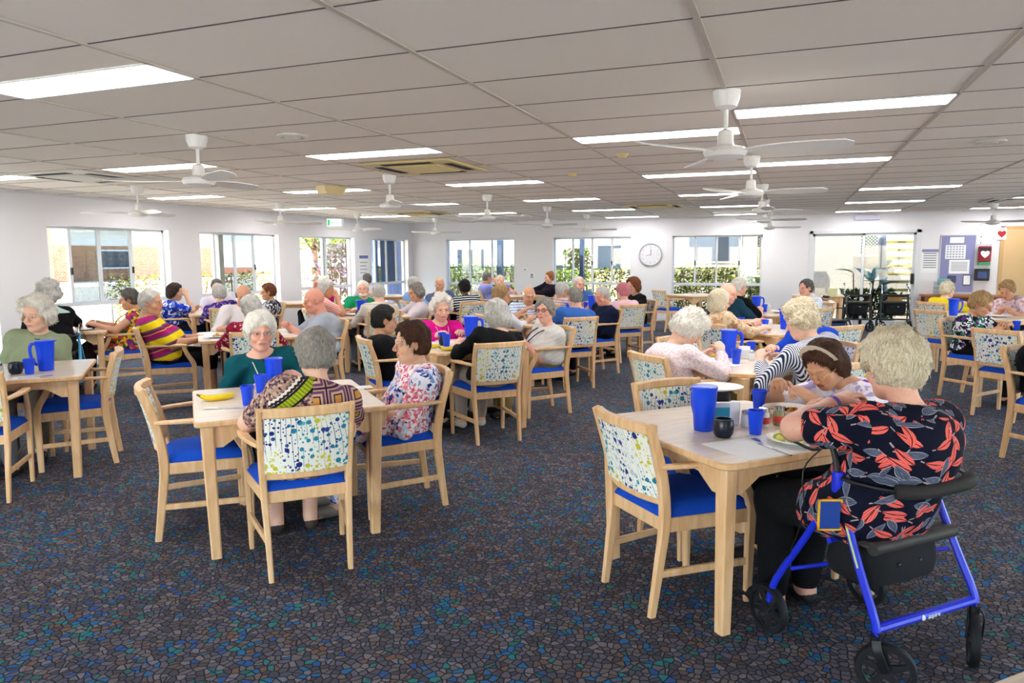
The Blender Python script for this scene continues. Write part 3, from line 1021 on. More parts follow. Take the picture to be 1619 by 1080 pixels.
# neighbouring wing right behind the right window and the door
t = thing('neighbouring_wing', 'pale wall with window, lattice screen and eaves behind the glass door', 'building', (0, 21.2, -.13))
PW = plain('pale render', 'c2b3a0', .9, .1)
obj('wall', MB().box(-3.3, 0, 0, 1.62, .25, 3.4), PW, t, smooth=0)
obj('side_wall', MB().box(-.9, -.75, 0, 1.62, -.6, 3.6), plain('cream white render', 'd9cfc2', .9, .1), t, smooth=0)
o = obj('window', MB().box(-2.75, -.05, 1.45, -1.25, .02, 2.35), WHITE, t, smooth=0)
obj('pane', MB().box(-2.68, -.07, 1.5, -1.32, -.05, 2.3), plain('grey window glass', '6b6f76', .2, .5), o, smooth=0)
obj('curtain', MB().box(-1.95, -.08, 1.5, -1.6, -.07, 2.3), plain('dark curtain', '30343c', .6), o, smooth=0)
def lattice(x0, x1, z0, z1, y, par):
    m = MB()
    n = int((x1 - x0 + z1 - z0) / .075)
    for k in range(n):
        for sgn in (0, 1):
            # diagonal bar clipped to the rectangle
            c = k * .075
            ax, az = (c, 0) if c < x1 - x0 else (x1 - x0, c - (x1 - x0))
            bx_, bz = (0, c) if c < z1 - z0 else (c - (z1 - z0), z1 - z0)
            if sgn:
                ax, bx_ = (x1 - x0) - ax, (x1 - x0) - bx_
            m.tube([(x0 + ax, y + .01 * sgn, z0 + az), (x0 + bx_, y + .01 * sgn, z0 + bz)], .008, 4)
    obj('lattice', m, plain('lattice dark', '3f434a', .6), par, smooth=0)
    f = MB()
    for (a, b, c, d) in ((x0 - .03, x0, z0 - .03, z1 + .03), (x1, x1 + .03, z0 - .03, z1 + .03), (x0, x1, z0 - .03, z0), (x0, x1, z1, z1 + .03)):
        f.box(a, y - .02, c, b, y + .03, d)
    obj('lattice_frame', f, WHITE, par, smooth=0)
lattice(-.75, -.45, 1.15, 2.15, -2.3, t)
obj('return_wall', MB().box(-.95, -2.28, 0, -.2, -2.15, 3.2), plain('sand render', 'c4b08c', .9), t, smooth=0)
lattice(1.62, 2.1, 1.65, 2.15, -1.4, t)
obj('low_wall', MB().box(1.5, -1.2, 0, 3.2, -1.05, 1.6), plain('pinkish render', 'cdbfb2', .9), t, smooth=0)
t = thing('outdoor_stair', 'white steel stair with yellow edged treads outside the glass door', 'stair', (2.45, 18.3, -.13))
for k in range(13):
    tr = obj('tread', MB().box(-.45, -.12, .12 + k * .18, .55, .14, .15 + k * .18), plain('tread grey', 'b9b4a8', .8), t, (0, k * .05, 0), smooth=0)
    obj('nosing', MB().box(-.45, -.135, .1 + k * .18, .55, -.12, .155 + k * .18), plain('yellow nosing', 'd9be4c', .6), tr, smooth=0)
obj('stringer', MB().sweep([(-.5, -.2, 0), (-.52, .6, 2.9)], rectprof(.05, .2)), WHITE, t)
obj('pole', MB().tube([(-.42, -.3, 0), (-.62, -.35, 2.9)], .085, 12), plain('white pole', 'e8e6f2', .5), t)
def big_leaf_plant(name, label, x, y, spots, mat, mat2):
    t = thing(name, label, 'plant', (x, y, -.13))
    for (dx, dy, h, L, az, tilt) in spots:
        st = MB().tube(smooth_pts([(0, 0, 0), (dx * .4, dy * .4, h * .6), (dx, dy, h)]), .012, 6)
        so = obj('stalk', st, STEM if mat2 is None else mat2, t)
        vs, n = [], 8
        E = Euler((0, -tilt, az)).to_matrix()
        for i in range(n + 1):
            u = i / n
            w = L * .3 * math.sin(PI * min(1, u * .95 + .03)) ** .7
            z = -.25 * L * u * u
            for s_ in (-1, 0, 1):
                vs.append(Vector((dx, dy, h)) + E @ Vector((u * L, s_ * w, z - abs(s_) * w * -.25)))
        fs = []
        for i in range(n):
            for q in (0, 1):
                a = i * 3 + q
                fs.append((a, a + 3, a + 4, a + 1))
        obj('leaf', MB().add(vs, fs), mat, so, smooth=60)
    return t
big_leaf_plant('elephant_ear_plant', 'bright green big leaf plant outside the glass door', 1.38, 17.75,
               [(-.05, 0, 1.25, .38, 2.8, .4), (.1, .1, .8, .35, .5, .2), (-.1, .1, .6, .35, -1, .3)], M_leaf('bright big leaf', '5aa316', '86c22c'), None)
big_leaf_plant('banana_plant', 'blue green large leaf plant outside the glass door', 1.75, 17.85,
               [(0, 0, 1.1, .6, .6, 1.0), (0, .1, 1.0, .55, 2.4, .9), (.1, 0, .9, .5, -.5, .6), (-.1, 0, .7, .5, 3.4, .3), (0, 0, .5, .45, 1.5, .2)], M_leaf('teal big leaf', '2f7d78', '5fb0a6'), None)
hedge('fern_bed', 'green fern clump low outside the glass door', (1.1, 17.75, .0, 2.2, 18.1, .75), 900, .07, [LEAFG, M_leaf('fern leaves', '3d7a3a', '6fae5c')], 17, 'shrub')
# ------------------------------------------------------------ dining chair with arms
def bar(pts, w, h, mb=None, up=(0, 0, 1), n=4, scales=None):
    mb = mb or MB()
    P = smooth_pts(pts, n) if n > 1 else pts
    if scales and n > 1:
        sc = []
        for i in range(len(scales) - 1):
            for k in range(n):
                sc.append(scales[i] + (scales[i + 1] - scales[i]) * k / n)
        scales = sc + [scales[-1]]
    return mb.sweep(P, rectprof(w, h, .006), up=up, scales=scales)
def make_chair():
    t = thing('dining_chair', '', 'chair')
    for s in (-1, 1):
        m = bar([(s * .185, -.255, 0), (s * .19, -.225, .22), (s * .197, -.205, .42), (s * .203, -.225, .6), (s * .208, -.265, .74), (s * .21, -.297, .832)],
                .028, .044, up=(0, 1, 0), scales=[.8, 1, 1.15, 1.1, .95, .8])
        obj('rear_leg', m, WOOD, t)
        m = bar([(s * .235, .215, 0), (s * .237, .215, .2), (s * .24, .215, .40), (s * .243, .205, .47), (s * .25, .155, .56), (s * .252, .13, .62), (s * .252, .125, .645)],
                .030, .044, up=(0, 1, 0), scales=[.78, .95, 1.05, 1.05, .95, .85, .85])
        obj('front_leg', m, WOOD, t)
        m = bar([(s * .207, -.235, .652), (s * .235, -.15, .655), (s * .258, -.02, .657), (s * .26, .10, .655), (s * .255, .155, .648)],
                .045, .024, scales=[.75, .85, 1.05, 1.15, .9])
        obj('armrest', m, WOOD, t)
        obj('stretcher', MB().sweep([(s * .19, -.222, .185), (s * .236, .21, .185)], rectprof(.02, .032)), WOOD, t)
    m = MB()
    m.sweep([(-.19, -.2, .395), (.19, -.2, .395)], rectprof(.022, .062))
    m.sweep([(-.24, .215, .395), (.24, .215, .395)], rectprof(.022, .062))
    for s in (-1, 1):
        m.sweep([(s * .192, -.2, .395), (s * .236, .2, .395)], rectprof(.022, .062))
        m.sweep([(s * .12, -.19, .385), (s * .19, -.12, .385)], rectprof(.014, .03))
    obj('seat_frame', m, WOOD, t)
    # cushion: soft-edged, crowned
    nx, ny = 12, 12
    vs, fs = [], []
    def crown(u, v):
        e = (1 - abs(u) ** 6) * (1 - abs(v) ** 6)
        return .432 + .052 * max(e, 0) ** .5 * (1 - .10 * (u * u + v * v))
    for j in range(ny + 1):
        v = -1 + 2 * j / ny
        v = math.copysign(abs(v) ** .75, v)
        hw = .192 + (.246 - .192) * (v + 1) / 2
        for i in range(nx + 1):
            u = -1 + 2 * i / nx
            u = math.copysign(abs(u) ** .75, u)
            vs.append((u * hw, v * .222 + .012, crown(u, v)))
    for j in range(ny):
        for i in range(nx):
            a = j * (nx + 1) + i
            fs.append((a, a + 1, a + nx + 2, a + nx + 1))
    base = len(vs)
    rim = [i for i in range(nx + 1)] + [(j + 1) * (nx + 1) + nx for j in range(ny)] + [ny * (nx + 1) + nx - 1 - i for i in range(nx)] + [(ny - 1 - j) * (nx + 1) for j in range(ny - 1)]
    for i in rim:
        vs.append((vs[i][0], vs[i][1], .424))
    n = len(rim)
    for k in range(n):
        fs.append((rim[(k + 1) % n], rim[k], base + k, base + (k + 1) % n))
    fs.append(tuple(base + k for k in range(n - 1, -1, -1)))
    obj('seat', MB().add(vs, fs), SEAT, t, smooth=60)
    # curved, reclined printed panel
    def cv(x, z, off):
        y = -.222 - .075 * max(0, (z - .5) / .32) ** 1.3 - .022 * (1 - (x / .19) ** 2)
        return (x, y + off, z)
    vs, fs = [], []
    nx, nz = 10, 6
    for side, off in ((0, -.016), (1, .016)):
        for j in range(nz + 1):
            for i in range(nx + 1):
                x = -.192 + .384 * i / nx
                z = .515 + .275 * j / nz
                pf = 1 - (abs(2 * i / nx - 1)) ** 4
                vs.append(cv(x, z, off * (.75 + .35 * pf)))
    N_ = (nx + 1) * (nz + 1)
    for j in range(nz):
        for i in range(nx):
            a = j * (nx + 1) + i
            fs.append((a, a + 1, a + nx + 2, a + nx + 1))
            fs.append((N_ + a, N_ + a + nx + 1, N_ + a + nx + 2, N_ + a + 1))
    for j in range(nz):
        a = j * (nx + 1)
        fs.append((a, a + nx + 1, N_ + a + nx + 1, N_ + a))
        a += nx
        fs.append((a, N_ + a, N_ + a + nx + 1, a + nx + 1))
    for i in range(nx):
        fs.append((i, N_ + i, N_ + i + 1, i + 1))
        a = nz * (nx + 1) + i
        fs.append((a, a + 1, N_ + a + 1, N_ + a))
    obj('backrest', MB().add(vs, fs), PANEL, t, smooth=60)
    obj('top_rail', bar([cv(-.215, .81, .012), cv(-.1, .812, 0), cv(0, .813, 0), cv(.1, .812, 0), cv(.215, .81, .012)], .036, .045), WOOD, t)
    obj('bottom_rail', bar([cv(-.2, .5, .012), cv(-.1, .5, 0), cv(0, .5, 0), cv(.1, .5, 0), cv(.2, .5, .012)], .026, .034), WOOD, t)
    return t
CH0 = make_chair()
CH_USED = [False]
def chair(x, y, a, label, group=None):
    rz = math.radians(a)
    if not CH_USED[0]:
        CH_USED[0] = True
        CH0.location = (x, y, 0); CH0.rotation_euler = (0, 0, rz); CH0['label'] = label
        return CH0
    return dup(CH0, (x, y, 0), rz, label)

# ------------------------------------------------------------ dining table
ZT_ = .72
def table(x, y, label, r=.04, chamfer=False, half=.48):
    t = thing('dining_table', label, 'table', (x, y, 0), math.radians(45))
    out = rounded(half, half, r)
    if chamfer:
        c = .13
        out = []
        for cx, cy in ((1, 1), (-1, 1), (-1, -1), (1, -1)):
            a = (cx * half, cy * (half - c)); b = (cx * (half - c), cy * half)
            out += [a, b] if cx * cy > 0 else [b, a]
    m = MB()
    n = len(out)
    def ring(k, z):
        return [(px * k, py * k, z) for px, py in out]
    vs = ring(.99, ZT_ - .03) + ring(1, ZT_ - .024) + ring(1, ZT_ - .006) + ring(.99, ZT_)
    fs = [tuple(range(n - 1, -1, -1))]
    mi = [0]
    for k in range(3):
        for i in range(n):
            j = (i + 1) % n
            fs.append((k * n + i, k * n + j, (k + 1) * n + j, (k + 1) * n + i)); mi.append(0)
    fs.append(tuple(3 * n + i for i in range(n))); mi.append(1)
    m.add(vs, fs); m.m = mi
    obj('tabletop', m, [WOOD, LAM], t, smooth=30)
    L = half - .06
    for sx in (-1, 1):
        for sy in (-1, 1):
            k = MB().sweep([(sx * (L - .012), sy * (L - .012), 0), (sx * L, sy * L, ZT_ - .09), (sx * L, sy * L, ZT_ - .03)], rectprof(.064, .064, .008), scales=[.78, 1, 1], up=(0, 1, 0))
            obj('leg', k, WOOD, t)
    # aprons with arched brackets
    for q in range(4):
        R = Matrix.Rotation(q * PI / 2, 4, 'Z')
        z1, z0 = ZT_ - .031, ZT_ - .145
        ol = [(-L + .03, z1), (L - .03, z1), (L - .03, z0)]
        for i in range(9):
            a = i / 8
            xx = (L - .07) - (2 * L - .14) * a
            e = min(1, min(a, 1 - a) * 6)
            ol.append((xx, z0 + .065 * math.sin(e * PI / 2)))
        ol.append((-L + .03, z0))
        v = [(px, -L - .011, pz) for px, pz in ol] + [(px, -L + .011, pz) for px, pz in ol]
        k = len(ol)
        fs = [tuple(range(k)), tuple(range(2 * k - 1, k - 1, -1))] + [(i, k + i, k + (i + 1) % k, (i + 1) % k) for i in range(k)]
        a = MB().add([tuple(R @ Vector(p)) for p in v], fs)
        bmh = a.mesh('apron', 30)
        link('apron', bmh, WOOD, t)
    return t

# ------------------------------------------------------------ tableware
def cup_prof(r0, r1, h, th=.003):
    return [(0, 0), (r0, 0), (r0 + (r1 - r0) * .5, h * .5), (r1, h), (r1 - th, h), (r0 + (r1 - r0) * .5 - th, h * .5), (r0 - th, th * 2), (0, th * 2)]
PROTO = {}
def proto(kind):
    if kind in PROTO:
        return PROTO[kind]
    if kind == 'tumbler':
        me = MB().lathe([(0, 0), (.026, 0), (.027, .01), (.034, .085), (.037, .092), (.038, .108), (.035, .108), (.033, .09), (.024, .006), (0, .006)], 24).mesh('tumbler')
        mats = BLUEP
    elif kind == 'plate':
        me = MB().lathe([(0, 0), (.06, 0), (.065, .004), (.10, .016), (.125, .019), (.126, .022), (.10, .020), (.07, .009), (0, .008)], 36).mesh('plate')
        mats = CHINA
    elif kind == 'bowl':
        me = MB().lathe([(0, 0), (.05, 0), (.055, .006), (.085, .03), (.105, .045), (.102, .047), (.08, .034), (.05, .012), (0, .01)], 36).mesh('bowl')
        mats = CHINA
    PROTO[kind] = (me, mats)
    return PROTO[kind]
def tumbler(x, y, label, z=ZT_, mat=None):
    me, m = proto('tumbler')
    o = link('tumbler', me, m, None, (x, y, z + .0005), random.Random(int(x * 999)).uniform(0, 6))
    return tag(o, label, 'cup')
def pitcher(x, y, a, label, s=1.0):
    t = thing('pitcher', label, 'jug', (x, y, ZT_ + .0005), math.radians(a))
    b = MB().lathe([(0, 0), (.046, 0), (.048, .01), (.058, .15), (.062, .205), (.064, .208), (.0645, .212), (.0615, .212), (.057, .19), (.044, .006), (0, .006)], 28)
    obj('jug_body', b, BLUEP, t)
    hpts = smooth_pts([(-.056, 0, .19), (-.085, 0, .192), (-.10, 0, .16), (-.095, 0, .10), (-.07, 0, .05), (-.05, 0, .045)], 4)
    obj('handle', MB().sweep(hpts, rectprof(.022, .012, .004), up=(0, 1, 0)), BLUEP, t)
    l = MB().lathe([(.0, .219), (.03, .221), (.058, .219), (.064, .216), (.064, .2125), (0, .2125)], 28)
    l.box(.03, -.02, .208, .078, .02, .2195, bev=.005)
    obj('lid', l, BLUEP, t)
    t.scale = (s, s, s)
    return t
def sugar_pot(x, y, label, mat=None):
    t = thing('sugar_pot', label, 'pot', (x, y, ZT_ + .0005), 1.7)
    obj('pot_body', MB().lathe([(0, 0), (.03, 0), (.042, .015), (.046, .045), (.042, .075), (.038, .082), (.034, .082), (.038, .06), (.035, .012), (0, .008)], 28), mat or NAVYC, t)
    obj('handle', MB().sweep(smooth_pts([(.040, 0, .07), (.062, 0, .065), (.066, 0, .045), (.056, 0, .028), (.04, 0, .025)], 3), rectprof(.012, .007, .002), up=(0, 1, 0)), mat or NAVYC, t)
    return t
def shaker(x, y, label, top=None):
    t = thing('shaker', label, 'shaker', (x, y, ZT_ + .0005))
    obj('jar', MB().lathe([(0, 0), (.021, 0), (.023, .006), (.021, .05), (.017, .058), (0, .058)], 16), plain('frosted glass jar', 'd6d9da', .15, .5), t)
    obj('cap', MB().lathe([(.017, .056), (.019, .06), (.019, .072), (.013, .08), (0, .082)], 16), top or CHROME, t)
    return t
def spice_jar(x, y, label, c):
    t = thing('sauce_jar', label, 'jar', (x, y, ZT_ + .0005))
    obj('jar', MB().lathe([(0, 0), (.023, 0), (.026, .008), (.026, .06), (.02, .072), (0, .072)], 18), plain('jar ' + c, c, .2, .5), t)
    obj('label', MB().lathe([(.0265, .015), (.0268, .016), (.0268, .045), (.0265, .046)], 18), plain('jar label', 'c8463a', .6), t)
    obj('cap', MB().lathe([(.021, .07), (.024, .073), (.024, .088), (0, .09)], 18), CHROME, t)
    return t
def plate(x, y, label, z=ZT_, kind='plate', s=1.0):
    me, m = proto(kind)
    o = link(kind, me, m, None, (x, y, z + .0005))
    o.scale = (s, s, s)
    return tag(o, label, kind)
def lumps(name, x, y, z, r, n, cols, label, cat='food', size=.018, seed=1, hh=.02):
    """a mound of food; nobody could count it"""
    rr = random.Random(seed)
    mb = MB()
    for i in range(n):
        a, d = rr.uniform(0, 6.28), r * math.sqrt(rr.random())
        s = size * rr.uniform(.6, 1.2)
        c = (x + d * math.cos(a), y + d * math.sin(a), z + hh * (1 - d / r) + s * .4)
        k0 = len(mb.f)
        E = Matrix.Translation(c) @ Euler((rr.random() * 3, rr.random() * 3, rr.random() * 3)).to_matrix().to_4x4()
        mb.lathe([(0, -s * .7), (s * .7, -s * .45), (s, 0), (s * .75, s * .5), (0, s * .7)], 8, mi=rr.randrange(len(cols)), M=E)
    o = obj(name, mb, [plain('food ' + c, c, .5, .4) for c in cols], smooth=80)
    o['kind'] = 'stuff'
    return tag(o, label, cat)
BANY = plain('banana skin', 'e6c61c', .5, .35)
def banana(x, y, a, label):
    t = thing('banana', label, 'banana', (x, y, ZT_ + .017), math.radians(a))
    for k, sy in enumerate((0, .028)):
        pts = smooth_pts([(-.09, .012 + sy, .012), (-.055, -.008 + sy, 0), (0, -.018 + sy, 0), (.055, -.008 + sy, .0), (.085, .012 + sy, .006)], 4)
        n = len(pts)
        sc = [.35 + .65 * math.sin(PI * min(max(i / (n - 1), .06), .94)) ** .5 for i in range(n)]
        b = obj('fruit', MB().tube(pts, .0165, 6, scales=sc), BANY, t)
        obj('stem', MB().tube([(-.088, .012 + sy, .012), (-.105, .02 + sy * .5, .02)], .0055, 6), plain('banana stem', '6f6b1e', .7), b)
    return t
def cutlery(x, y, a, kind, label, z=ZT_ + .002, tilt=0):
    m = MB()
    if kind == 'knife':
        m.sweep([(-.10, 0, .002), (-.01, 0, .002)], rectprof(.011, .005, .002))
        m.prism([(-.01, -.005), (.09, -.008), (.105, .004), (.09, .007), (-.01, .006)], .0005, .002)
    else:
        m.sweep([(-.10, 0, .002), (-.03, 0, .001), (.04, 0, .002)], rectprof(.009, .003, .001))
        if kind == 'fork':
            m.prism([(.04, -.004), (.06, -.012), (.065, -.012), (.065, .012), (.06, .012), (.04, .004)], .001, .003)
            for k in range(4):
                m.box(.064, -.012 + k * .0068, .001, .1, -.0085 + k * .0068, .003)
        else:
            m.add(*_ell((.072, 0, .003), (.03, .018, .003)))
    o = obj(kind, m, STEEL, None, (x, y, z), None)
    o.rotation_euler = (0, tilt, math.radians(a))
    return tag(o, label, kind)
def _ell(c, r, n=8, k=12):
    vs, fs = [], []
    for j in range(n + 1):
        p = -PI / 2 + PI * j / n
        for i in range(k):
            a = 2 * PI * i / k
            vs.append((c[0] + r[0] * math.cos(p) * math.cos(a), c[1] + r[1] * math.cos(p) * math.sin(a), c[2] + r[2] * math.sin(p)))
    for j in range(n):
        for i in range(k):
            q = (i + 1) % k
            fs.append((j * k + i, j * k + q, (j + 1) * k + q, (j + 1) * k + i))
    return vs, fs
def placemat(x, y, a, label, w=.21, d=.15, mat=None, name='menu_sheet'):
    o = obj(name, MB().box(-w, -d, 0, w, d, .0012), mat or PAPER, None, (x, y, ZT_ + .0004), math.radians(a), smooth=0)
    return tag(o, label, 'paper')
def napkin_box(x, y, a, label, c='3fb0c4'):
    t = thing('napkin_box', label, 'napkin box', (x, y, ZT_ + .0005), math.radians(a))
    obj('holder', MB().box(-.05, -.02, 0, .05, .02, .075, bev=.006), plain('napkin holder ' + c, c, .4), t)
    obj('napkins', MB().box(-.042, -.012, .06, .042, .012, .098, bev=.003), PAPER, t)
    return t

# ------------------------------------------------------------ walking frames
def wheel(mb, rim, c, r, w, axis):
    """tyre into mb, rim into rim; axis = unit vector of the axle"""
    q = Vector((0, 0, 1)).rotation_difference(Vector(axis)).to_matrix().to_4x4()
    Mx = Matrix.Translation(c) @ q
    mb.lathe([(r * .80, -w / 2), (r * .96, -w / 2), (r, -w / 4), (r, w / 4), (r * .96, w / 2), (r * .80, w / 2), (r * .8, -w / 2)], 28, M=Mx)
    rim.lathe([(0, -w * .55), (r * .2, -w * .55), (r * .2, w * .55), (0, w * .55)], 12, M=Mx)
    rim.lathe([(r * .74, -w * .3), (r * .81, -w * .3), (r * .81, w * .3), (r * .74, w * .3), (r * .74, -w * .3)], 28, M=Mx)
    for k in range(5):
        a = k * 2 * PI / 5
        d = Vector((math.cos(a), math.sin(a), 0))
        s = Vector((-math.sin(a), math.cos(a), 0)) * r * .14
        vs = []
        for rad, sc in ((r * .15, 1.0), (r * .76, .6)):
            for q2 in (-1, 1):
                for z in (-w * .2, w * .2):
                    vs.append(Mx @ (d * rad + s * q2 * sc + Vector((0, 0, z))))
        rim.add(vs, [(0, 1, 3, 2), (4, 6, 7, 5), (0, 2, 6, 4), (1, 5, 7, 3), (0, 4, 5, 1), (2, 3, 7, 6)])
def rollator(x, y, a, label, frame, bag='151518', sx=1.0, text=False, seat_h=.53, fold=1.0, hh=.80):
    """local +y: the way a person seated on it faces; the front bar and castors lie at -y"""
    t = thing('rollator', label, 'walking frame', (x, y, 0), math.radians(a))
    FR = plain('frame paint ' + frame, frame, .3, .5)
    TY = plain('wheel rubber', '17181b', .6)
    RM = plain('wheel hub', '232428', .4)
    w = .235 * sx
    for s in (-1, 1):
        fr = MB()
        fr.tube(smooth_pts([(s * w, .0, .70), (s * w * 1.02, -.03, .62), (s * w * 1.07, -.12, .42), (s * w * 1.1, -.2, .26), (s * w * 1.1, -.205, .20)], 3), .0145, 10)
        fr.tube(smooth_pts([(s * w, .01, .66), (s * w * 1.08, .12, .45), (s * w * 1.16, .245, .23), (s * w * 1.18, .27, .13)], 3), .0135, 10)
        fr.lathe([(0, .66), (.022, .66), (.024, .69), (.022, .735), (0, .735)], 14, c=(s * w, .0, 0))
        so = obj('side_frame', fr, FR, t)
        if text and s < 0:
            st = MB().sweep([(s * w * 1.03 + s * .013, -.035, .615), (s * w * 1.07 + s * .013, -.125, .425)], rectprof(.012, .003, .001))
            obj('height_label', st, plain('label lime', 'b9d27a', .5), so)
        h = MB()
        h.tube(smooth_pts([(s * w, .005, .72), (s * w, .03, hh - .02), (s * w, .09, hh + .01), (s * w, .16, hh + .01)], 4), .011, 8)
        ho = obj('handle_tube', h, CHROME if not text else BLACK, t)
        obj('grip', MB().tube([(s * w, .10, hh + .01), (s * w, .215, hh + .01)], .018, 10), BLACK, ho)
        obj('brake_lever', MB().tube(smooth_pts([(s * w, .07, hh - .02), (s * w, .12, hh - .045), (s * w, .21, hh - .035)], 3), .006, 6), BLACK, ho)
        c = MB().tube(smooth_pts([(s * w, .08, hh - .03), (s * w * 1.2, .12, hh - .12), (s * w * 1.25, .1, .55), (s * w * 1.15, .2, .32), (s * w * 1.18, .26, .2)], 4), .003, 5)
        obj('brake_cable', c, BLACK, ho)
        tm, rm = MB(), MB()
        wheel(tm, rm, (s * w * 1.18, .275, .098), .098, .03, (1, 0, 0))
        wo = obj('rear_wheel', tm, TY, t)
        obj('wheel_hub', rm, RM, wo)
        fk = MB().tube([(s * w * 1.1, -.205, .215), (s * w * 1.1, -.205, .19)], .018, 10)
        ca = .69 if s < 0 else -.9
        cx, cy = s * w * 1.1 + .035 * math.sin(ca), -.205 - .035 * math.cos(ca)
        ax = (math.cos(ca), math.sin(ca), 0)
        for q in (-1, 1):
            fk.sweep(smooth_pts([(s * w * 1.1 + ax[0] * .02 * q, -.205 + ax[1] * .02 * q, .205), (s * w * 1.1 + ax[0] * .026 * q, -.215 + ax[1] * .026 * q, .17), (cx + ax[0] * .024 * q, cy + ax[1] * .024 * q, .098)], 3), rectprof(.03, .006, .002), up=ax)
        obj('castor_fork', fk, BLACK, t)
        tm, rm = MB(), MB()
        wheel(tm, rm, (cx, cy, .098), .098, .03, ax)
        wo = obj('castor_wheel', tm, TY, t)
        obj('wheel_hub', rm, RM, wo)
    b = MB().tube([(-w * 1.1, -.2, .235), (w * 1.1, -.2, .235)], .017, 10)
    bo = obj('front_bar', b, FR, t)
    if text:
        flat_text('aspire', .026, PAPER, bo, (0.02, -.2175, .235), (PI / 2, 0, 0), ext=.0006)
        obj('leaf_emblem', MB().lathe([(0, 0), (.006, .003), (.009, .010), (.006, .018), (0, .022)], 10, c=(-.035, -.214, .224)), PAPER, bo)
    obj('crossbar', MB().tube([(-w * 1.05, .02, seat_h - .03), (w * 1.05, .02, seat_h - .03)], .011, 8).tube([(-w * 1.12, .18, .30), (w * 1.06, -.1, .40)], .008, 8), FR if text else CHROME, t)
    st = MB().box(-w * .93, -.13, seat_h - .02, w * .93, .11, seat_h + .004, bev=.012)
    st.tube([(-w * .9, -.135, seat_h - .012), (w * .9, -.135, seat_h - .012)], .024, 12)
    obj('seat_board', st, plain('dark seat vinyl', '3a3632', .55), t)
    bg = MB()
    vs, fs = [], []
    n = 14
    prof = [(.92, seat_h - .035, .10), (.95, seat_h - .12, .12), (.88, .33, .115), (.6, .30, .07)]
    for (kx, z, ky) in prof:
        for i in range(n * 2):
            an = 2 * PI * i / (n * 2)
            ex = math.copysign(abs(math.cos(an)) ** .5, math.cos(an)); ey = math.copysign(abs(math.sin(an)) ** .6, math.sin(an))
            vs.append((ex * w * kx * .93, -.01 + ey * ky * (1 + .05 * math.sin(i * 3)), z))
    m2 = n * 2
    for k in range(3):
        for i in range(m2):
            j = (i + 1) % m2
            fs.append((k * m2 + j, k * m2 + i, (k + 1) * m2 + i, (k + 1) * m2 + j))
    fs += [tuple(range(m2)), tuple(3 * m2 + i for i in range(m2 - 1, -1, -1))]
    bo = obj('bag', bg.add(vs, fs), plain('bag cloth ' + bag, bag, .85), t, smooth=50)
    for s in (-1, 1):
        obj('snap', MB().lathe([(0, 0), (.007, 0), (.006, .004), (0, .005)], 10, M=Matrix.Translation((s * .055, -.125, seat_h - .1)) @ Matrix.Rotation(PI / 2, 4, 'X')), CHROME, bo)
    br = smooth_pts([(-w, .0, .715), (-w * 1.04, -.1, .715), (-w * .72, -.215, .71), (0, -.24, .71), (w * .72, -.215, .71), (w * 1.04, -.1, .715), (w, .0, .715)], 5)
    b = MB().tube(br, .008, 8)
    bo = obj('backrest_strap', b, BLACK, t)
    P = br[9:22]
    obj('backrest_pad', MB().tube(P, .025, 12), plain('backrest foam', '2b2826', .8), bo)
    return t
